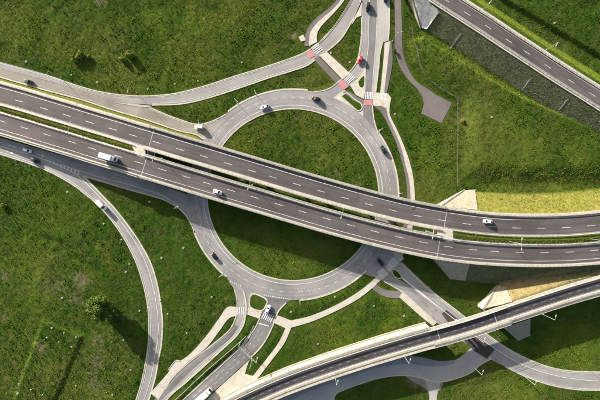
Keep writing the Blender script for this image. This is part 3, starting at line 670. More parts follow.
ny, nx = GX.shape
verts = np.stack([GX.ravel(), GY.ravel(), H.ravel()], 1)
idx = np.arange(nx*ny).reshape(ny, nx)
quads = np.stack([idx[:-1, :-1].ravel(), idx[:-1, 1:].ravel(), idx[1:, 1:].ravel(), idx[1:, :-1].ravel()], 1)
o0 = len(verts); B = 1500.0
x0, x1, y0, y1 = XS[0], XS[-1], YS[0], YS[-1]
outer = np.array([(-B, -B, -.4), (B, -B, -.4), (B, B, -.4), (-B, B, -.4), (x0, y0, -.4), (x1, y0, -.4), (x1, y1, -.4), (x0, y1, -.4)])
verts = np.concatenate([verts, outer])
quads = np.concatenate([quads, np.array([(0, 1, 5, 4), (1, 2, 6, 5), (2, 3, 7, 6), (3, 0, 4, 7)])+o0])
me = bpy.data.meshes.new("ground"); me.vertices.add(len(verts)); me.vertices.foreach_set("co", verts.astype(np.float32).ravel())
me.loops.add(quads.size); me.loops.foreach_set("vertex_index", quads.astype(np.int32).ravel())
me.polygons.add(len(quads)); me.polygons.foreach_set("loop_start", np.arange(0, quads.size, 4, dtype=np.int32))
me.polygons.foreach_set("loop_total", np.full(len(quads), 4, dtype=np.int32)); me.polygons.foreach_set("use_smooth", np.ones(len(quads), bool))
me.update(calc_edges=True); me.validate()
for nm, arr in (("dry", dry), ("soil", soil), ("lush_lit", lush_lit), ("bank", bank), ("straw", straw)):
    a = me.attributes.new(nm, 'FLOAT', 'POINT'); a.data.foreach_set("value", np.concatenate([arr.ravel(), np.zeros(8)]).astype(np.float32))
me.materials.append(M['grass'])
ground = bpy.data.objects.new("ground", me); COL.objects.link(ground); tag(ground, "rough green meadow ground around the interchange", kind='structure')

# ---- grass tufts: one uncountable mass
def tufts(name, n, smin, smax, keep, label, tintf, hmul=1.0, blades=6):
    x = RNG.uniform(-160, 160, n*3); y = RNG.uniform(-112, 112, n*3)
    i = np.clip(((x-XS[0])/.5).astype(int), 0, nx-2); j = np.clip(((y-YS[0])/.5).astype(int), 0, ny-2)
    k = keep(x, y, i, j); x, y, i, j = x[k][:n], y[k][:n], i[k][:n], j[k][:n]; n = len(x)
    u, w = (x-XS[0])/.5-i, (y-YS[0])/.5-j
    z = (H[j, i]*(1-u)+H[j, i+1]*u)*(1-w)+(H[j+1, i]*(1-u)+H[j+1, i+1]*u)*w
    s = RNG.uniform(smin, smax, n)*RNG.uniform(.7, 1.0, n)
    V = np.zeros((n, blades, 3, 3)); a0 = RNG.uniform(0, 6.28, n)
    for b in range(blades):
        a = a0+b*6.283/blades+RNG.uniform(-.4, .4, n); l = s*RNG.uniform(.6, 1.1, n); h = s*hmul*RNG.uniform(.45, .95, n); wd = .42*s
        ca, sa = np.cos(a), np.sin(a); c = np.stack([x, y, z], 1)
        V[:, b, 0] = c+np.stack([-sa*wd-ca*.1*s, ca*wd-sa*.1*s, -.04+0*x], 1); V[:, b, 1] = c+np.stack([sa*wd-ca*.1*s, -ca*wd-sa*.1*s, -.04+0*x], 1)
        V[:, b, 2] = c+np.stack([ca*l, sa*l, h], 1)
    nv = n*blades*3; me = bpy.data.meshes.new(name); me.vertices.add(nv); me.vertices.foreach_set("co", V.astype(np.float32).ravel())
    me.loops.add(nv); me.loops.foreach_set("vertex_index", np.arange(nv, dtype=np.int32)); me.polygons.add(nv//3)
    me.polygons.foreach_set("loop_start", np.arange(0, nv, 3, dtype=np.int32)); me.polygons.foreach_set("loop_total", np.full(nv//3, 3, dtype=np.int32)); me.update(calc_edges=True)
    t = tintf(x, y, n); col = np.concatenate([t, np.ones((n, 1))], 1)
    at = me.attributes.new("tint", 'FLOAT_COLOR', 'POINT'); at.data.foreach_set("color", np.repeat(col, blades*3, 0).astype(np.float32).ravel())
    for nm, ar in (("dry", dry), ("lush_lit", lush_lit), ("bank", bank), ("straw", straw)):
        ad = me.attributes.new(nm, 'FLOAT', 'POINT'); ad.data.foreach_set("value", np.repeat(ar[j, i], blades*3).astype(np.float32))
    me.materials.append(M['tuft']); o = bpy.data.objects.new(name, me); COL.objects.link(o); tag(o, label, 'grass', kind='stuff')
clump = lambda x, y, s, sd: fbm(x, y, s, 3, sd)
under_road = np.zeros(GX.shape, bool)
for d, lo, hi in ((dHN, -6, 7.2), (dHS, -7.2, 5.6), (dM, -5.8, 4.3), (dK, -5.0, 6.0)):
    under_road |= inside(np.concatenate([offset(d, hi)[:, :2], offset(d, lo)[::-1, :2]]), GX, GY)
def keep_grass(x, y, i, j):
    return (dm[j, i] > .95) & ~under_road[j, i] & ~incone[j, i] & (RNG.random(len(x)) > .45*emb[j, i]) & (RNG.random(len(x)) > soil[j, i]*.9) & (clump(x, y, .12, 5)+RNG.uniform(-.25, .25, len(x)) > -.12)
def tint1(x, y, n):
    v = RNG.uniform(.75, 1.2, n)[:, None]; h = (clump(x, y, .05, 9)*1.2)[:, None]
    return np.clip(v*(np.array([[1, 1, 1]])+h*np.array([[.5, .25, .2]])), .3, 2)
tufts("grass_tufts", 110000, .24, .55, keep_grass, "short rough grass tufts covering the meadows", tint1, .6, 5)
def keep_weed(x, y, i, j):
    return (dm[j, i] > 1.3) & ~under_road[j, i] & (emb[j, i] < .5) & (soil[j, i] < .5) & (clump(x, y, .045, 15)+RNG.uniform(-.3, .3, len(x)) > .12)
def tint2(x, y, n):
    v = RNG.uniform(.55, 1.1, n)[:, None]; yl = (RNG.random(n) < .05)[:, None]
    return np.where(yl, v*np.array([[1.9, 1.7, .9]]), v*np.array([[.85, 1.1, .7]]))
tufts("weeds", 9000, .45, .95, keep_weed, "taller leafy weeds scattered through the meadows", tint2, .75, 9)

# ------------------------------------------------------------------ highway, overpass and side road: surfaces and markings
def deckline(name, d, off, width, mat, parent, dz=.045):
    m = MB(); m.strip(offset(d, off+width/2, dz), offset(d, off-width/2, dz)); return m.build(name, M[mat], parent)
def deck_dashes(pts, zf, d, parent, length=4.0, width=.2):
    s = np.concatenate([[0], np.cumsum(np.linalg.norm(np.diff(d[:, :2], axis=0), axis=1))])
    for x, y in pts[1:-1]:
        p = P(x, y, zf(x)); k = np.argmin(np.hypot(d[:, 0]-p.x, d[:, 1]-p.y)); t = np.linspace(s[k]-length/2, s[k]+length/2, 4)
        seg = np.stack([np.interp(t, s, d[:, c]) for c in range(3)], 1); deckline("lane_dash", seg, 0, width, 'white', parent)
def surface(name, d, a, b, mat, label, dz=.03):
    m = MB(); m.strip(offset(d, b, dz), offset(d, a, dz)); return tag(m.build(name, M[mat]), label, kind='structure')
HWN = surface("highway", dHN, -3.5, 5.7, 'hw', "northern carriageway of the highway")
HWS = surface("highway", dHS, -5.6, 3.5, 'hw', "southern carriageway of the highway")
OVR = surface("overpass_road", dM, -2.7, 2.4, 'dark', "dark asphalt lane on the overpass")
KRD = surface("side_road", dK, -3.3, 4.0, 'hw', "two-lane raised road in the upper right corner")
deck_dashes(HN, zh, dHN, HWN); deck_dashes(HS, zh, dHS, HWS); deck_dashes(KR, zk, dK, KRD, 3.6)
deckline("edge_line", dHN, 4.0, .18, 'white', HWN); deckline("edge_line", dHN, -3.2, .2, 'worn', HWN)
deckline("edge_line", dHS, -4.05, .18, 'white', HWS); deckline("edge_line", dHS, 3.15, .2, 'worn', HWS)
deckline("edge_line", dK, 3.4, .18, 'worn', KRD); deckline("edge_line", dK, -2.9, .18, 'worn', KRD)
deckline("edge_line", dM, -2.3, .14, 'worn', OVR)
s = np.concatenate([[0], np.cumsum(np.linalg.norm(np.diff(dM[:, :2], axis=0), axis=1))]); q = 2.0
while q+2 < s[-1]:
    t = np.linspace(q, q+2, 3); seg = np.stack([np.interp(t, s, dM[:, c]) for c in range(3)], 1); deckline("lane_dash", seg, -.4, .12, 'worn', OVR); q += 4.5

def joint(d, px, a, b, parent):
    k = np.argmin(np.abs(300+d[:, 0]/(0.5*(CAMH-d[:, 2])/CAMH)-px)); n = normals2(d)[k]; t = np.array([n[1], -n[0]])
    c = d[k]; m = MB(); q = [c[:2]+n*b+t*.16, c[:2]+n*a+t*.16, c[:2]+n*a-t*.16, c[:2]+n*b-t*.16]
    m.add([(*v, c[2]+.055) for v in q], [(0, 3, 2, 1)]); m.build("expansion_joint", M['cgrey'], parent)

# guard rails and railings
def guard(d, off, label, group=None, post=2.0, parent=None, name="guard_rail", beam_h=(.48, .76)):
    root = tag(empty(name, tuple(d[len(d)//2])), label, "guard rail", group) if parent is None else parent
    L0 = Vector(d[len(d)//2]) if parent is None else Vector((0, 0, 0))
    dl = d.copy(); dl -= np.array(L0)
    m = MB(); m.beam(dl, off-.09, off+.09, *beam_h); m.build("rail", M['steel'], root)
    s = np.concatenate([[0], np.cumsum(np.linalg.norm(np.diff(dl[:, :2], axis=0), axis=1))]); o = offset(dl, off)
    m = MB()
    for t in np.arange(.5, s[-1], post):
        p = [np.interp(t, s, o[:, c]) for c in range(3)]; m.box((p[0], p[1], p[2]+.38), (.1, .12, .76))
    q = m.build("posts", M['steel'], root); q["kind"] = "stuff"
    return root
def railing(d, off, parent, h=1.15):
    m = MB()
    for a, b in ((h-.06, h+.02), (h*.55, h*.55+.05), (.15, .2)): m.beam(d, off-.04, off+.04, a, b)
    s = np.concatenate([[0], np.cumsum(np.linalg.norm(np.diff(d[:, :2], axis=0), axis=1))]); o = offset(d, off)
    for t in np.arange(.3, s[-1], 1.5):
        p = [np.interp(t, s, o[:, c]) for c in range(3)]; m.box((p[0], p[1], p[2]+h/2), (.09, .09, h))
    return m.build("railing", M['steel'], parent)
def bridge(label, d, spans, zt, thick, kerbs, rails, barriers, piers, pw, name="highway_bridge"):
    """spans: (a,b) of slab; kerbs: raised concrete strips; rails: outer railings; barriers: low concrete walls"""
    root = tag(empty(name), label, "bridge")
    m = MB(); m.beam(d, spans[0], spans[1], -thick*.35, .0); m.beam(d, spans[0]+1.2, spans[1]-1.2, -thick, -thick*.35); m.build("deck", M['cgrey'], root)
    for a, b in kerbs:
        m = MB(); m.beam(d, a, b, -.3, .17); m.build("walkway_kerb", M['wall'], root)
    for r in rails: railing(d, r, root)
    for a in barriers:
        m = MB(); m.beam(d, a-.17, a+.17, .17, .62); m.beam(d, a-.06, a+.06, .62, .78); m.build("barrier", M['wall'], root)
    for px in piers:
        k = np.argmin(np.abs(300+d[:, 0]/(0.5*(CAMH-d[:, 2])/CAMH)-px)); n = normals2(d)[k]; c = d[k]; rz = math.atan2(n[1], n[0])
        mid_ = (spans[0]+spans[1])/2; m = MB()
        m.box((c[0]+n[0]*mid_, c[1]+n[1]*mid_, c[2]-thick-.45), (pw, 1.3, .9), rz)
        p = m.build("pier_cap", M['cgrey'], root)
        for q in (-.33, .33):
            m = MB(); x, y = c[0]+n[0]*(mid_+q*pw), c[1]+n[1]*(mid_+q*pw); m.tube((x, y, -.5), (x, y, c[2]-thick-.9), .55, .55, 14); m.build("column", M['cgrey'], p)
    return root
bHN, bHS = cut(dHN, 146, 443.5), cut(dHS, 141.5, 440)
BR1 = bridge("northern highway bridge deck spanning the roundabout", bHN, (-5.05, 7.1), 7.5, 1.5, [(-5.05, -3.3), (5.6, 7.1)], [6.95], [5.8], [236, 300, 366], 9.5)
BR2 = bridge("southern highway bridge deck spanning the roundabout", bHS, (-7.0, 4.95), 7.5, 1.5, [(-7.0, -5.5), (3.4, 4.95)], [-6.85], [3.7], [232, 300, 352], 9.5)
for d, x, o in ((dHN, 149.5, BR1), (dHN, 443.8, BR1)): joint(d, x, -3.3, 5.6, o)
for d, x, o in ((dHS, 143.5, BR2), (dHS, 439.6, BR2)): joint(d, x, -5.5, 3.4, o)
bM = cut(dM, 430, 507)
BR3 = bridge("overpass bridge deck crossing the east road", bM, (-5.7, 4.1), 6.5, 1.3, [(-5.7, -2.6), (2.35, 4.1)], [-5.55, 3.95], [2.6], [462], 7.5, "overpass_bridge")
joint(dM, 437, -2.6, 2.3, BR3); joint(dM, 494, -2.6, 2.3, BR3)
bK = cut(dK, 370, 414)
BR4 = bridge("raised road's bridge deck at the upper edge", bK, (-4.9, 5.8), 6.5, 1.2, [(-4.9, -3.2), (3.9, 5.8)], [-4.75, 5.6], [4.1], [389], 8, "road_bridge")

def brail(d, off, root):
    m = MB(); m.beam(d, off-.07, off+.07, .6, .88); m.build("rail", M['steel'], root)
    s = np.concatenate([[0], np.cumsum(np.linalg.norm(np.diff(d[:, :2], axis=0), axis=1))]); o = offset(d, off); m = MB()
    for t in np.arange(.5, s[-1], 2.0):
        p = [np.interp(t, s, o[:, c]) for c in range(3)]; m.box((p[0], p[1], p[2]+.5), (.12, .12, .68))
    q = m.build("rail_posts", M['steel'], root); q["kind"] = "stuff"
brail(bHN, -4.3, BR1); brail(bHS, 4.35, BR2); brail(bHS, -5.9, BR2); brail(bM, -3.2, BR3); brail(bK, -3.5, BR4); brail(bHN, 6.3, BR1)
for d, o, r in ((bHN, -4.93, BR1), (bHS, 4.83, BR2)):
    m = MB(); m.beam(d, o-.12, o+.12, .172, .36); m.build("edge_upstand", M['wall'], r)
# raised road on embankments and between retaining walls
def shoulder(d, a, b, label, mat='wall', h=.1, name="road_shoulder"):
    m = MB(); m.beam(d, a, b, -.45, h); return tag(m.build(name, M[mat]), label, kind='structure')
def slab(d, a, b, label):
    m = MB(); m.beam(d, a, b, -.5, .0); return tag(m.build("road_bed", M['cgrey']), label, kind='structure')
wHN, wHS, eHN, eHS = cut(dHN, -70, 146), cut(dHS, -70, 141.5), cut(dHN, 443.5, 700), cut(dHS, 440, 700)
for d, a, b, l in ((wHN, -4.7, 7.0, "north-west highway"), (wHS, -6.9, 4.5, "south-west highway"), (eHN, -4.2, 7.0, "north-east highway"), (eHS, -6.9, 4.3, "south-east highway"),
                   (cut(dM, 200, 430), -5.7, 4.0, "western overpass"), (cut(dM, 507, 700), -5.7, 4.0, "eastern overpass"), (cut(dK, 414, 700), -4.9, 5.8, "upper right road")):
    slab(d, a, b, l+" road bed")
shoulder(wHN, 5.6, 7.05, "cream shoulder strip on the north-western highway edge"); shoulder(wHN, -4.6, -3.5, "cream shoulder by the western median, north side", 'conc')
shoulder(wHS, -6.95, -5.5, "cream shoulder strip on the south-western highway edge"); shoulder(wHS, 3.5, 4.4, "cream shoulder by the western median, south side", 'conc')
shoulder(eHN, 5.6, 7.05, "cream shoulder strip on the north-eastern highway edge"); shoulder(eHN, -4.1, -3.5, "cream shoulder by the eastern median, north side", 'conc')
shoulder(eHS, -6.95, -5.5, "cream shoulder strip on the south-eastern highway edge"); shoulder(eHS, 3.5, 4.2, "cream shoulder by the eastern median, south side", 'conc')
shoulder(cut(dK, 414, 700), 4.0, 5.8, "cream shoulder on the raised road's upper edge"); shoulder(cut(dK, 414, 700), -4.9, -3.2, "cream shoulder on the raised road's lower edge")
shoulder(cut(dM, 200, 430), -5.7, -2.65, "cream walkway on the western overpass"); shoulder(cut(dM, 507, 700), -5.7, -2.65, "cream walkway on the eastern overpass", 'wall')
shoulder(cut(dM, 200, 430), 2.4, 4.0, "cream kerb on the western overpass"); shoulder(cut(dM, 507, 700), 2.4, 4.0, "cream kerb on the eastern overpass")

# retaining walls
def rwall(d, off, label, thick=.7, zb=-.6, cope=True, mat='wall'):
    o = offset(d, off); r = tag(empty("retaining_wall", tuple(o[len(o)//2][:2])+(0,)), label, "wall"); l0 = np.array([*o[len(o)//2][:2], 0])
    m = MB(); m.wallto(o-l0, thick, zb, .05); m.build("wall_face", M[mat], r)
    if cope: m = MB(); m.beam(o-l0, -thick/2-.12, thick/2+.12, .052, .32); m.build("coping", M[mat], r)
    return r
rwall(wHN, 6.7, "long concrete wall below the north-western highway edge"); rwall(wHS, -6.6, "long concrete wall below the south-western highway edge")
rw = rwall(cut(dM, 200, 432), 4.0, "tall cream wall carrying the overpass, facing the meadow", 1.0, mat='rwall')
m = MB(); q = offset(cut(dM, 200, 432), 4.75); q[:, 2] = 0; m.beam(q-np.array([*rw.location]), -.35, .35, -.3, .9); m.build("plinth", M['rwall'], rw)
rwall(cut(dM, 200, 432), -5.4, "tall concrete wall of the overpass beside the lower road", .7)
def vg(d0, px, label):                                            # steep grass verge between highway wall and slip road
    top = offset(cut(dHN, -50, 196), 7.15, -.75); n = len(top); bot = resample(smooth(gpts(px)), n); bot[:, 2] = .12
    m = MB(); L_ = top; midp = (top*.5+bot*.5); midp[:, 2] += .35
    m.strip(bot, midp); m.strip(midp, top); o = m.build("verge", M['grass'])
    for nm, v in (("dry", .4), ("soil", 0.0)):
        a = o.data.attributes.new(nm, 'FLOAT', 'POINT'); a.data.foreach_set("value", np.full(len(o.data.vertices), v, np.float32))
    tag(o, label, kind='structure')
vg(dHN, [(-40, 66.5), (0, 78.3), (45, 91.3), (80, 100.6), (113, 111.2), (147, 121.5), (160, 126), (180, 132.3), (197, 136.4), (203, 140)], "narrow sunlit grass verge between slip road and highway")
# grass medians
def median(dn, ds, a, b, label, dr=.3):
    n = 200; A = resample(offset(dn, a), n); Bm = resample(offset(ds, b), n); m = MB(); C = (A+Bm)/2; A[:, 2] += .05; Bm[:, 2] += .05; C[:, 2] += .45
    m.strip(A, C); m.strip(C, Bm); o = m.build("median", M['grass'])
    for nm, v in (("dry", dr), ("soil", 0.0)):
        at = o.data.attributes.new(nm, 'FLOAT', 'POINT'); at.data.foreach_set("value", np.full(len(o.data.vertices), v, np.float32))
    tag(o, label, kind='structure')
    # clumps along it
    m = MB()
    for k in range(int(n*4.2)):
        t = random.uniform(0, n-1.01); i = int(t); w = random.uniform(.15, .85); c = A[i]*(1-w)+Bm[i]*w; cn = (A[i+1]-A[i])*(t-i)
        s = random.uniform(.25, .6)
        for bq in range(5):
            an = random.uniform(0, 6.28); ca, sa = math.cos(an), math.sin(an); x, y, z = c+cn
            m.add([(x-sa*.35*s, y+ca*.35*s, z+.1), (x+sa*.35*s, y-ca*.35*s, z+.1), (x+ca*s, y+sa*s, z+.15+s*.7)], [(0, 1, 2)])
    g = m.build("median_plants", M['tuft']); k = len(g.data.vertices); tn = np.ones((k, 4), np.float32); tn[:, :3] = np.repeat(np.random.default_rng(3).uniform(.6, 1.3, (k//3, 1)), 3, 0)
    at = g.data.attributes.new("tint", 'FLOAT_COLOR', 'POINT'); at.data.foreach_set("color", tn.ravel())
    at = g.data.attributes.new("dry", 'FLOAT', 'POINT'); at.data.foreach_set("value", np.full(k, dr, np.float32))
    tag(g, "low plants growing "+label.split(" ", 1)[1], "plants", kind='stuff')
median(cut(dHN, -60, 134), cut(dHS, -60, 131), -4.6, 4.4, "grassy strip in the western highway median", .45)
median(cut(dHN, 454, 660), cut(dHS, 452, 660), -4.1, 4.2, "grassy strip in the eastern highway median", .25)
def pad(x0, x1, s0, s1, a, b, label):
    A = resample(offset(cut(dHN, x0, x1), a), 8); Bm = resample(offset(cut(dHS, s0, s1), b), 8); A[:, 2] += .12; Bm[:, 2] += .12
    m = MB(); m.strip(A, Bm); tag(m.build("median_paving", M['conc']), label, kind='structure')
pad(134, 148, 131, 143, -3.5, 3.5, "cream paved median patch at the western bridge end"); pad(438, 454, 436, 452, -3.5, 3.5, "cream paved median patch at the eastern bridge end")

guard(wHN, 6.0, "steel guard rail along the north-western highway edge"); guard(wHS, -5.9, "steel guard rail along the south-western highway edge")
guard(cut(dHN, -60, 136), -4.05, "steel guard rail on the western median, north side"); guard(cut(dHS, -60, 132), 3.95, "steel guard rail on the western median, south side")
guard(cut(dHN, 452, 660), -3.8, "steel guard rail on the eastern median, north side"); guard(cut(dHS, 450, 660), 3.85, "steel guard rail on the eastern median, south side")
guard(eHN, 6.1, "steel guard rail above the yellow slope"); guard(eHS, -6.0, "steel guard rail above the shaded southern slope")
guard(cut(dK, 414, 700), 4.4, "steel guard rail on the raised road's upper edge"); guard(cut(dK, 414, 700), -3.6, "steel guard rail on the raised road's lower edge")
guard(cut(dM, 200, 430), 2.9, "steel guard rail on the western overpass, meadow side"); guard(cut(dM, 507, 700), 2.9, "steel guard rail on the eastern overpass, upper side")
guard(cut(dM, 200, 430), -3.0, "steel guard rail on the western overpass walkway"); guard(cut(dM, 507, 700), -3.0, "steel guard rail on the eastern overpass walkway")
gd = smooth(gpts([(246, 336), (238, 343.5), (205, 372), (180, 395.5), (165, 409)]), 1.5); guard(gd, 0, "low guard rail along the grass strip of the south arm")

# ------------------------------------------------------------------ abutments: front wall, sloping wing walls, paved cones
def abutment(name, label, pts, ztop, cones, cmat, zfoot=-.5):
    """pts: toe, corner, corner, toe in photo pixels (corners at deck level)"""
    root = tag(empty(name), label, "abutment")
    a, b, c, d = P(*pts[0]), P(*pts[1], ztop), P(*pts[2], ztop), P(*pts[3])
    m = MB(); fr = np.array([tuple(b), tuple(b*.5+c*.5), tuple(c)]); m.wallto(fr, 1.0, zfoot, -1.25); m.build("front_wall", M['cgrey'], root)
    for toe, cor in ((a, b), (d, c)):
        tz = max(hz(toe.x, toe.y), 0)+.35
        w = np.array([(cor.x+(toe.x-cor.x)*t, cor.y+(toe.y-cor.y)*t, (ztop-.05)*(1-t)+tz*t) for t in np.linspace(0, 1, 14)])
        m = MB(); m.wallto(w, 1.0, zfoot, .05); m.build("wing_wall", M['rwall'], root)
    for q in cones:                                              # q: deck corner, toe, toe2, deck2
        C = [P(*q[0], ztop), P(*q[1]), P(*q[2]), P(*q[3], ztop)]; N = 12; vs = []; fs = []
        for i in range(N+1):
            for j in range(N+1):
                u, v = i/N, j/N; top = C[0]*(1-u)+C[3]*u; bot = C[1]*(1-u)+C[2]*u; p = top*(1-v)+bot*v
                z = max(hz(p.x, p.y)+.62, (ztop-.4)*(1-v)+.15*v+.02)
                vs.append((p.x, p.y, z))
        for i in range(N):
            for j in range(N):
                k = i*(N+1)+j; fs.append((k, k+1, k+N+2, k+N+1))
        m = MB(); m.add(vs, fs); m.build("slope_paving", M[cmat], root)
    return root
abutment("abutment", "eastern highway abutment with flared wing walls and paved cones", [(465, 190), (442, 206), (437, 259), (451, 279)], 7.5,
         [((442, 206), (465, 190), (475, 189.5), (478, 210)), ((437, 259), (451, 279), (464, 280), (470, 264))], 'stone')
abutment("abutment", "overpass abutment with pale paved cone beside the east road", [(497.5, 285), (484, 309), (506, 327.5), (519, 340)], 6.5,
         [((484, 309), (497.5, 285), (503, 286), (512, 302)), ((506, 327.5), (519, 340), (530, 335.5), (531, 319))], 'stone')
abutment("abutment", "raised road's abutment with white wing wall at the top edge", [(421, 28), (409, -15.5), (422, -35), (452, -40)], 6.5,
         [((409, -15.5), (421, 28), (426, 30), (440, 11))], 'cgrey')
m = MB(); fr = np.array([tuple(P(151, 131, 7.4)), tuple(P(147, 152, 7.4)), tuple(P(140, 180, 7.3))]); m.wallto(fr, 1.0, -.5, -1.3)
tag(m.build("abutment", M['cgrey']), "western highway abutment wall hidden below the bridge end", "abutment")
m = MB(); fr = np.array([tuple(P(429, 330, 6.4)), tuple(P(436, 346, 6.4))]); m.wallto(fr, 1.0, -.5, -1.1)
tag(m.build("abutment", M['cgrey']), "western overpass abutment wall below the deck", "abutment")

# concrete drain chutes on the shaded slope
for (a, b, l) in (((463, 31.5), (450, 49), "pale concrete drain chute on the shaded slope, nearest the abutment"), ((533, 77.5), (522, 90.5), "pale concrete drain chute in the middle of the shaded slope"), ((570, 98), (558, 110.5), "pale concrete drain chute on the shaded slope, nearest the right edge")):
    za = 6.2; A = P(*a, za); Bq = P(*b, .5); n = 14; L_ = []; R_ = []
    dv = (Bq-A).normalized(); sv = Vector((-dv.y, dv.x, 0)).normalized()*.3
    m = MB(); pts = []
    for i in range(n+1):
        p = A.lerp(Bq, i/n); p.z = max(hz(p.x, p.y), 0); pts.append(tuple(p))
    d = np.array(pts); m.beam(d, -.24, -.15, -.1, .14); m.beam(d, .15, .24, -.1, .14); m.beam(d, -.15, .15, -.1, .07)
    tag(m.build("drain_chute", M['cgrey']), l, "drain", "drain chutes on the shaded slope")

# ------------------------------------------------------------------ street lamps
GL = "street lamps"
def lamp(base, top, armpx, label, z0=0.0, h=10.0, arm=1.7):
    """base or top in photo pixels; the arm points along armpx in the picture"""
    p = P(*top, z0+h) if top else P(*base, z0)
    p.z = z0 if z0 > 1 else hz(p.x, p.y)
    r = tag(empty("street_lamp", p), label, "street lamp", GL)
    a = Vector((armpx[0], -armpx[1], 0)).normalized()
    m = MB(); m.box((0, 0, .12), (.45, .45, .3)); m.build("base", M['cgrey'], r)
    m = MB(); m.tube((0, 0, .1), (0, 0, h), .09, .05, 8); m.build("pole", M['post'], r, sm=True)
    m = MB(); m.tube((0, 0, h-.08), a*arm*.5+Vector((0, 0, h+.2)), .055, .05, 6); m.tube(a*arm*.5+Vector((0, 0, h+.2)), a*arm+Vector((0, 0, h+.25)), .05, .045, 6); m.build("arm", M['post'], r)
    m = MB(); m.box(tuple(a*(arm+.35)+Vector((0, 0, h+.25))), (.95, .36, .14), math.atan2(a.y, a.x), .8, .7); m.build("lamp_head", M['lamp'], r)
def lamp2(top, dirpx, label, z0=7.5, h=10.5):
    p = P(*top, z0+h); p.z = z0
    r = tag(empty("street_lamp", p), label, "street lamp", GL)
    m = MB(); m.box((0, 0, .1), (.6, .6, .5)); m.build("base", M['cgrey'], r)
    m = MB(); m.tube((0, 0, .1), (0, 0, h), .1, .055, 8); m.build("pole", M['post'], r, sm=True)
    for s in (1, -1):
        a = Vector((dirpx[0], -dirpx[1], 0)).normalized()*s
        m = MB(); m.tube((0, 0, h-.1), a*2.0+Vector((0, 0, h+.25)), .055, .045, 6); m.build("arm", M['post'], r)
        m = MB(); m.box(tuple(a*2.4+Vector((0, 0, h+.27))), (1.0, .38, .14), math.atan2(a.y, a.x), .8, .7); m.build("lamp_head", M['lamp'], r)
for i, (x, y, d, w) in enumerate(((69, 127.5, (-.28, .96), "farthest left on the western median"), (154, 156, (-.28, .96), "at the western bridge end"), (249.5, 184, (-.28, .96), "left of the bridge middle"),
        (342.4, 212.7, (-.27, .96), "right of the bridge middle"), (433.4, 233, (-.2, .98), "at the eastern bridge end"), (521.6, 244, (-.05, 1), "on the eastern median"), (606, 241, (.1, 1), "on the median at the right edge"))):
    lamp2((x, y), d, "double-armed highway lamp "+w, zh(x))
LAMPS = [((61, 77.3), (-.4, .9), "street lamp on the verge north of the slip road, leftmost"), ((136.7, 93), (-.1, 1), "street lamp by the fork of the pale slip roads"), ((237.5, 103.5), (.7, .7), "street lamp left of the silver car on the ring"),
         ((256.5, 95), (.4, .9), "street lamp on the ring's upper left verge"), ((203, 123.5), (.2, .9), "street lamp where the slip road meets the ring"), ((379, 131.5), (-.8, .5), "street lamp between ring and cycle path, upper right"),
         ((398.8, 193.4), (-1, .1), "street lamp on the ring's right verge beside the bridge"), ((180, 208), (.9, -.4), "street lamp on the ring's left verge below the bridge"), ((222.8, 273.5), (.8, -.5), "street lamp left of the ring's lower curve"),
         ((300, 300.5), (0, -1), "street lamp below the ring's lowest point"), ((523.3, 375.8), (.3, -1), "street lamp beside the east road near the lower edge"), ((160.3, 301), (-.9, .3), "street lamp at the bend of the loop road"),
         ((134, 236.5), (-.9, .3), "street lamp on the upper loop road"), ((30, 166.2), (-.1, -1), "street lamp beside the slip road at the far left"), ((473, 366.5), (.2, -.9), "street lamp beside the lower road near its mouth"),
         ((392.5, 41), (.9, -.2), "street lamp between north arm and service path"), ((250, 123.5), (-.7, -.5), "street lamp on the upper left edge of the central island"), ((252, 361), (-.6, -.6), "street lamp on the plaza side of the south arm")]
for b, a, l in LAMPS: lamp(b, None, a, l)
for b, a, l in (((335, 376.5), (.3, -1), "street lamp on the western overpass walkway"), ((404, 356), (.3, -1), "street lamp on the middle overpass walkway"), ((475, 336), (.3, -1), "street lamp on the overpass above the east road"), ((543, 314.5), (.2, -1), "street lamp on the eastern overpass walkway")):
    lamp(b, None, a, l, zm(b[0])+.1, 9.0)
for b, a, l in (((483, 9.2), (-.6, .8), "street lamp on the raised road near the top edge"), ((546.5, 49.5), (-.6, .8), "street lamp on the raised road above the bright slope")):
    lamp(b, None, a, l, 6.4, 9.0)

# ------------------------------------------------------------------ vehicles
def loft(m, secs):
    """secs: rings of equal length"""
    n = len(secs[0]); vs = [p for s in secs for p in s]; fs = []
    for i in range(len(secs)-1):
        for j in range(n): fs.append((i*n+j, i*n+(j+1) % n, (i+1)*n+(j+1) % n, (i+1)*n+j))
    fs.append(tuple(reversed(range(n)))); fs.append(tuple(range((len(secs)-1)*n, len(secs)*n))); m.add(vs, fs)
def ringsec(x, zb, zt, wb, wt, r=.12):
    return [(x, -wb+r, zb), (x, wb-r, zb), (x, wb, zb+r), (x, wb, zt-2*r), (x, wt, zt-r*.5), (x, wt-r*1.5, zt), (x, -wt+r*1.5, zt), (x, -wt, zt-r*.5), (x, -wb, zt-2*r), (x, -wb, zb+r)]
def quad(m, a, b, c, d, th=.02):
    m.add([a, b, c, d], [(0, 1, 2, 3)])
def wheel(root, x, y, r=.32, w=.22):
    m = MB(); m.tube((x, y-w/2, r), (x, y+w/2, r), r, r, 16); o = m.build("wheel", M['tyre'], root)
    s = 1 if y > 0 else -1; m = MB(); m.tube((x, y+s*w*.40, r), (x, y+s*w*.56, r), r*.62, r*.55, 12); m.build("rim", M['rim'], o)
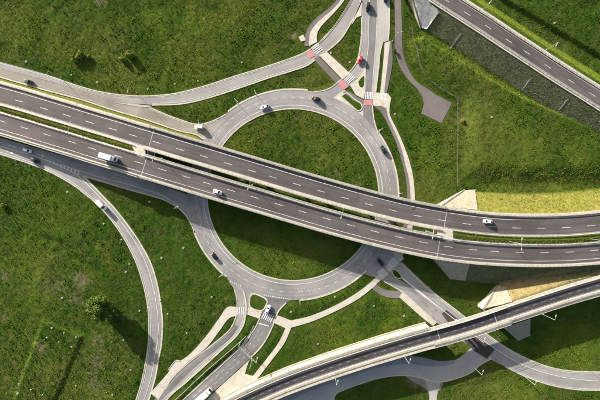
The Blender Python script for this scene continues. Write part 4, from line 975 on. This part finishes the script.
def car(px, py, dirpx, colour, label, z=0.0, L=4.4, W=1.8, Hh=1.48, cabin=(-1.75, 1.0, -1.05, .28), name="car", dark_roof=False):
    p = P(px, py, z); p.z = z+.1; r = tag(empty(name, p, math.atan2(-dirpx[1], dirpx[0])), label, "car", "cars on the roads")
    h = L/2; w = W/2; pm = CP[colour]; bz = .88
    m = MB(); loft(m, [ringsec(-h, .35, .78, w*.80, w*.74), ringsec(-h+.12, .25, .90, w*.93, w*.86), ringsec(-h+.7, .22, .95, w, w*.93), ringsec(-.2, .2, .94, w, w*.94), ringsec(h-1.15, .22, .92, w, w*.93), ringsec(h-.5, .24, .84, w*.97, w*.88), ringsec(h-.12, .28, .74, w*.88, w*.78), ringsec(h, .36, .62, w*.72, w*.66)])
    m.build("body", pm, r, sm=True, bevel=.0)
    x0, x1, t0, t1 = cabin; wb, wt = w*.88, w*.68; zb, zt = .90, Hh-.06
    B0, B1, B2, B3 = (x0, -wb, zb), (x1, -wb, zb), (x1, wb, zb), (x0, wb, zb); T0, T1, T2, T3 = (t0, -wt, zt), (t1, -wt, zt), (t1, wt, zt), (t0, wt, zt)
    m = MB(); quad(m, B1, B2, T2, T1); m.build("windscreen", M['glass'], r); m = MB(); quad(m, B3, B0, T0, T3); m.build("rear_window", M['glass'], r)
    for a, b, c, d in ((B0, B1, T1, T0), (B2, B3, T3, T2)): m = MB(); quad(m, a, b, c, d); m.build("side_window", M['glass'], r)
    m = MB(); loft(m, [ringsec(t0-.12, zt-.05, zt+.01, wt*.92, wt*.84, .015), ringsec(t0+.1, zt-.05, zt+.05, wt+.02, wt*.94, .02), ringsec(t1-.15, zt-.05, zt+.06, wt+.02, wt*.94, .02), ringsec(t1+.08, zt-.05, zt+.0, wt*.95, wt*.86, .015)])
    m.build("roof", M['plastic'] if dark_roof else pm, r, sm=False)
    for y in (-1, 1):
        m = MB(); m.tube((x1, y*wb, zb), (t1, y*wt, zt), .05, .05, 5); m.tube((x0, y*wb, zb), (t0, y*wt, zt), .06, .06, 5); m.build("pillar", pm, r)
        m = MB(); m.box((h-.14, y*w*.64, .58), (.2, .3, .12)); m.build("headlight", M['light'], r)
        m = MB(); m.box((-h+.1, y*w*.68, .72), (.16, .32, .2)); m.build("tail_light", M['tail'], r)
        m = MB(); m.box((x1-.15, y*(w+.08), 1.0), (.16, .22, .15)); m.build("mirror", pm, r)
        for x in (-h+.8, h-.85): wheel(r, x, y*(w-.1))
    return r
def van(px, py, dirpx, label, z=0.0, L=5.8, W=2.0, Hh=2.45):
    p = P(px, py, z); p.z = z+.1; r = tag(empty("van", p, math.atan2(-dirpx[1], dirpx[0])), label, "van"); h, w = L/2, W/2; pm = CP['white']
    m = MB(); loft(m, [ringsec(-h, .4, Hh-.05, w*.95, w*.86), ringsec(-h+.2, .3, Hh, w, w*.92), ringsec(h-2.0, .3, Hh, w, w*.92), ringsec(h-1.75, .3, Hh-.05, w, w*.9)]); m.build("cargo_body", pm, r, sm=True)
    m = MB(); loft(m, [ringsec(h-1.76, .3, 1.3, w, w*.94), ringsec(h-.9, .3, 1.25, w, w*.92), ringsec(h-.15, .32, 1.0, w*.9, w*.8), ringsec(h, .4, .8, w*.75, w*.68)]); m.build("bonnet", pm, r, sm=True)
    m = MB(); quad(m, (h-.9, -w*.88, 1.22), (h-.9, w*.88, 1.22), (h-1.72, w*.8, Hh-.12), (h-1.72, -w*.8, Hh-.12)); m.build("windscreen", M['glass'], r)
    for y in (-1, 1):
        m = MB(); m.add([(h-.95, y*w*.93, 1.25), (h-1.74, y*w*.86, Hh-.25), (h-1.74, y*w*.95, 1.25)], [(0, 1, 2) if y > 0 else (0, 2, 1)]); m.build("side_window", M['glass'], r)
        m = MB(); m.box((h-1.1, y*(w+.14), 1.5), (.14, .26, .34)); m.build("mirror", M['plastic'], r)
        m = MB(); m.box((h-.2, y*w*.62, .85), (.3, .34, .2)); m.build("headlight", M['light'], r)
        m = MB(); m.box((-h+.02, y*w*.85, 1.1), (.1, .18, .6)); m.build("tail_light", M['tail'], r)
        for x in (-h+1.1, h-1.0): wheel(r, x, y*(w-.12), .36, .24)
def truck(px, py, dirpx, label, z=0.0, L=8.2, W=2.5, Hh=3.3):
    p = P(px, py, z); p.z = z+.1; r = tag(empty("truck", p, math.atan2(-dirpx[1], dirpx[0])), label, "truck", "white box trucks"); h, w = L/2, W/2; cx = h-2.1
    m = MB(); m.box(((-h+cx-.25)/2, 0, (Hh+1.0)/2), (cx-.25+h, W, Hh-1.0)); m.build("cargo_box", M['box'], r, bevel=.06)
    m = MB(); m.box((-.4, 0, .8), (L-1.2, 1.0, .28)); m.build("chassis", M['plastic'], r)
    m = MB(); loft(m, [ringsec(cx, .45, 2.55, w*.93, w*.86), ringsec(cx+.9, .45, 2.6, w*.94, w*.86), ringsec(cx+1.15, .45, 2.5, w*.94, w*.82), ringsec(h-.25, .45, 1.55, w*.94, w*.9), ringsec(h, .5, 1.35, w*.88, w*.82)]); m.build("cab", CP['white'], r, sm=False, bevel=.04)
    m = MB(); quad(m, (h-.2, -w*.82, 1.62), (h-.2, w*.82, 1.62), (cx+1.2, w*.76, 2.53), (cx+1.2, -w*.76, 2.53)); m.build("windscreen", M['glass'], r)
    for y in (-1, 1):
        m = MB(); m.box((cx+1.0, y*w*.945, 1.85), (.9, .03, .6)); m.build("side_window", M['glass'], r)
        m = MB(); m.box((h-.35, y*(w+.12), 1.9), (.14, .3, .5)); m.build("mirror", M['plastic'], r)
        m = MB(); m.box((h-.02, y*w*.66, .8), (.12, .4, .24)); m.build("headlight", M['light'], r)
        m = MB(); m.box((-h, y*w*.8, .95), (.1, .4, .18)); m.build("tail_light", M['tail'], r)
        for x in (-h+1.6, h-1.2): wheel(r, x, y*(w-.2), .48, .3)
def tang(px, py):   # driving direction round the ring (anticlockwise seen from above)
    x, y = px-RC[0], py-RC[1]; return (y, -x)
car(29.5, 82, (.95, .3), 'grey', "dark car on the pale slip road at the far left")
truck(110, 157.8, (.96, .28), "white box truck driving on the southern carriageway", zh(110)+.02)
car(28.3, 150.6, (.96, .28), 'white', "white car on the slip road below the highway wall")
car(36, 160.6, (.95, .33), 'black', "black car on the slip road beside the hatched gore")
van(102.5, 205.3, (.72, .69), "white van on the loop road heading down")
car(218, 192, (.95, .3), 'white', "white car near the outer edge of the southern bridge deck", zh(218)+.02)
car(199.5, 127.6, (-.99, -.05), 'white', "white car on the slip road where it leaves the ring", Hh=1.75, cabin=(-2.0, 1.1, -1.75, .45))
car(264.8, 107.3, tang(264.8, 107.3), 'silver', "silver car on the upper left of the ring")
car(316, 99, tang(316, 99), 'black', "black car with pale bonnet on the top of the ring", Hh=1.6)
car(360, 60.3, (-.35, .94), 'red', "red car on the north arm before the zebra", L=4.2)
car(367.6, 7.5, (-.05, 1), 'black', "black car on the north arm near the top edge", L=4.8, Hh=1.6)
car(385.3, -1.5, (.0, -1), 'black', "dark car cut by the top edge of the photo")
car(383, 149.5, tang(383, 149.5), 'black', "black car on the right side of the ring")
car(214.3, 255.8, tang(214.3, 255.8), 'black', "black car on the lower left of the ring")
car(268, 309, (.36, -.93), 'white', "white car passing the zebra on the south arm")
truck(204, 394.6, (.76, -.65), "long white truck on the south arm at the lower edge", L=10.5)
car(487, 221.4, (-.99, -.1), 'white', "white car on the northern carriageway at the right", zh(487)+.02)
car(380, 262, (-.6, -.8), 'black', "black car waiting in the shade at the east arm", Hh=1.65)

# ------------------------------------------------------------------ trees and bushes
def leafcloud(n, blobs, size, seed):
    r = np.random.default_rng(seed); m_v = []; k = r.integers(0, len(blobs), n)
    b = np.array(blobs)[k]; d = r.normal(size=(n, 3)); d /= np.linalg.norm(d, axis=1)[:, None]; rad = r.uniform(.45, 1.0, n)**.6
    c = b[:, :3]+d*rad[:, None]*b[:, 3:6]
    nrm = d+r.normal(size=(n, 3))*.55; nrm /= np.linalg.norm(nrm, axis=1)[:, None]
    t = np.cross(nrm, r.normal(size=(n, 3))); t /= np.linalg.norm(t, axis=1)[:, None]; u = np.cross(nrm, t); s = (size*r.uniform(.6, 1.3, n))[:, None]
    V = np.stack([c-t*s*.5, c+u*s*.32, c+t*s*.6, c-u*s*.32], 1).reshape(-1, 3); m = MB()
    m.v = [tuple(q) for q in V]; m.f = [(4*i, 4*i+1, 4*i+2, 4*i+3) for i in range(n)]; m.uv = [(0, 0)]*len(m.v); return m
def tree(px, py, h, rad, label, mat='leaf', n=7000, name="tree", seed=1, size=.5, trunk=.25):
    p = P(px, py); p.z = hz(p.x, p.y); r = tag(empty(name, p), label, "tree" if h > 4 else "bush"); rr = random.Random(seed)
    m = MB(); m.tube((0, 0, -.2), (0, 0, h*.35), trunk, trunk*.75, 9); m.tube((0, 0, h*.35), (rr.uniform(-.3, .3), .2, h*.75), trunk*.75, trunk*.25, 7)
    blobs = []
    for i in range(11):
        a = i*2.4+rr.uniform(-.3, .3); q = rad*rr.uniform(.35, .68); z = h*rr.uniform(.22, .76); e_ = (q*math.cos(a), q*math.sin(a), z)
        m.tube((0, 0, h*rr.uniform(.2, .4)), e_, trunk*.4, trunk*.1, 5); s = rad*rr.uniform(.3, .46); blobs.append((*e_, s, s, s*.75))
    blobs.append((0, 0, h*.82, rad*.42, rad*.42, h*.16)); blobs.append((0, 0, h*.55, rad*.6, rad*.6, h*.25))
    if h > 4:
        for i in range(9):
            a = rr.uniform(0, 6.28); q = rad*rr.uniform(.72, 1.0); s = rad*rr.uniform(.12, .22); e_ = (q*math.cos(a), q*math.sin(a), h*rr.uniform(.25, .6)); blobs.append((*e_, s, s, s*.8))
            m.tube((e_[0]*.3, e_[1]*.3, h*.35), e_, trunk*.2, trunk*.06, 5)
    m.build("trunk", M['bark'], r); leafcloud(n, blobs, size, seed).build("crown", M[mat], r)
tree(105.5, 305.5, 10.4, 6.6, "large round green tree in the lower left meadow", n=14000, seed=4, size=.6)
tree(75.5, 59, 2.0, 2.2, "yellow-green bush in the upper left meadow, left of its row", 'leafy', 3000, "bush", 5, .4, .08)
tree(81.5, 55, 2.6, 2.0, "yellow-green bush in the upper left meadow, tallest of its row", 'leafy', 3200, "bush", 6, .4, .08)
tree(89, 57, 1.6, 1.3, "small yellow-green bush in the upper left meadow, right of its row", 'leafy', 1600, "bush", 7, .35, .06)
tree(123, 60, 2.2, 1.7, "yellow-green bush below the meadow, left half of the pair", 'leafy', 2600, "bush", 8, .4, .08)
tree(130, 56, 2.8, 2.4, "wide yellow-green bush in the upper left meadow, right of the pair", 'leafy', 4200, "bush", 9, .42, .08)
tree(4, 206, 1.8, 1.7, "bright yellow-green bush at the far left edge", 'leafy', 2200, "bush", 10, .38, .07)
tree(394, 51, 1.6, 1.1, "small green bush between cycle path and service path", 'leaf', 500, "bush", 11, .3, .06)
tree(462, 121, 1.5, 1.3, "pale bush beside the fence near the square pad", 'leafy', 500, "bush", 12, .3, .06)

# ------------------------------------------------------------------ manhole covers
GM = "concrete manholes in the grass"
def manhole(px, py, where, s=1.0):
    p = P(px, py); p.z = hz(p.x, p.y); r = tag(empty("manhole", p, random.uniform(0, 3)), "pale concrete manhole "+where, "manhole", GM)
    m = MB(); m.box((0, 0, -.05), (1.25*s, 1.25*s, .5)); m.build("concrete_collar", M['manhole'], r, bevel=.04)
    m = MB(); m.tube((0, 0, .18), (0, 0, .25), .45*s, .43*s, 14); m.build("cover", M['manhole'], r)
for a in ((71.7, 75, "on the verge right of the leftmost lamp"), (97.5, 82.5, "on the verge above the slip road's widest part"), (26.7, 61.7, "on the verge above the dark car at far left"), (148, 88.8, "above the slip road fork"), (175, 84, "above the link road's lowest bend"),
          (198, 81, "above the rising link road"), (242, 62.5, "above the link road, nearest the zebra"), (331, 53, "in the grass triangle beside the cream pavement"), (350, 62, "in the grass triangle beside the red car"), (395, 114, "east of the cycle path's corner"),
          (149.7, 201.7, "in the shaded grass below the southern slip road"), (104, 223.7, "left of the loop road below the van"), (67.5, 192, "in the meadow left of the loop's start"), (129.7, 264, "left of the loop road's middle, upper of two"), (126, 272, "left of the loop road's middle, lower of two"),
          (161.7, 258, "right of the loop road's middle"), (139.7, 311, "right of the large tree"), (168, 314, "right of the loop road near its lamp"), (131, 370, "left of the loop road's lower end"), (139, 356, "in the large tree's shadow tip"),
          (124, 340, "inside the large tree's shadow"), (112.7, 395, "at the bottom edge left of the loop road"), (77, 337, "on the raised bed's upper right corner"), (76, 386, "right of the raised bed"), (53, 327.5, "on the raised bed's upper left corner"),
          (65, 332.5, "on the raised bed's upper edge, middle"), (18.7, 393, "on the raised bed's lower left corner"), (62.5, 298, "beside the bare earth patch, very white"), (187, 333, "left of the south pavement"), (183.5, 248, "left of the ring's lower left curve"),
          (212, 297, "left of the south arm's exit"), (291, 312, "in the grass between ring and fork"), (261, 378.5, "beside the plaza's pavement"), (318, 344, "in the meadow below the cream pavement"),
          (374, 306, "in the meadow below the cycle path bend"), (554, 276.5, "on the shaded slope below the highway"), (429, 287, "in the shade beside the east road"), (552.5, 24.5, "in the upper right meadow"), (490, 118, "in the eastern meadow"), (404, 316, "in the meadow above the overpass wall"), (335, 297, "in the verge below the ring's right curve")):
    manhole(*a, s=random.uniform(.6, .9))

# vent pipes on the raised bed
for x, y, w in ((49, 336.5, "upper row, left"), (61, 341, "upper row, middle"), (73, 346, "upper row, right"), (20.5, 383, "lower row, left"), (33, 388.5, "lower row, middle"), (44.5, 393.5, "lower row, right")):
    p = P(x, y); p.z = hz(p.x, p.y); r = tag(empty("vent_pipe", p), "thin vent pipe on the raised grass bed, "+w, "pipe", "vent pipes on the raised bed")
    m = MB(); m.tube((0, 0, -.2), (0, 0, 1.0), .13, .13, 10); m.build("pipe", M['cgrey'], r); m = MB(); m.tube((0, 0, .98), (0, 0, 1.2), .3, .1, 10); m.build("cap", M['steel'], r)

# ------------------------------------------------------------------ fences
def fence(px, label, h=1.5, pitch=2.5):
    d = smooth(gpts(px), pitch)
    for i in range(len(d)): d[i, 2] = hz(d[i, 0], d[i, 1])
    l0 = d[len(d)//2].copy(); r = tag(empty("fence", tuple(l0)), label, "fence"); d = d-l0
    for p in d: m = MB(); m.tube((p[0], p[1], p[2]-.3), (p[0], p[1], p[2]+h), .045, .045, 6); m.build("post", M['fence'], r)
    for a in (.25, .65, 1.05, 1.42): m = MB(); m.beam(d, -.012, .012, a, a+.025); m.build("wire", M['fence'], r)
fence([(411.5, 27), (413, 38), (417, 53), (420, 66), (425, 76), (440, 88.5), (457, 98)], "wire fence curving along the eastern meadow's corner")
fence([(457, 99), (457.3, 130), (457, 160), (457, 186)], "straight wire fence dropping towards the highway embankment")

# ------------------------------------------------------------------ sign gantry on the south arm
A, Bq = P(240.5, 342), P(257.5, 358); r = tag(empty("sign_gantry", (A+Bq)/2), "white sign gantry spanning the south arm", "gantry"); a, b = A-r.location, Bq-r.location
for q in (a, b):
    m = MB(); m.tube((q.x, q.y, 0), (q.x, q.y, 6.4), .14, .12, 8); m.build("post", M['post'], r); m = MB(); m.box((q.x, q.y, .15), (.7, .7, .3)); m.build("footing", M['cgrey'], r)
for z in (5.6, 6.3): m = MB(); m.tube((a.x, a.y, z), (b.x, b.y, z), .09, .09, 6); m.build("beam", M['post'], r)
for t in np.linspace(.05, .95, 9):
    q = a.lerp(b, t); q2 = a.lerp(b, t+.05); m = MB(); m.tube((q.x, q.y, 5.6), (q2.x, q2.y, 6.3), .04, .04, 5); m.build("brace", M['post'], r)
for t in (.3, .7):
    q = a.lerp(b, t); m = MB(); m.box((q.x-.15, q.y-.15, 5.95), (2.6, .08, 1.8), math.atan2(b.y-a.y, b.x-a.x)); m.build("sign_panel", M['steel'], r)
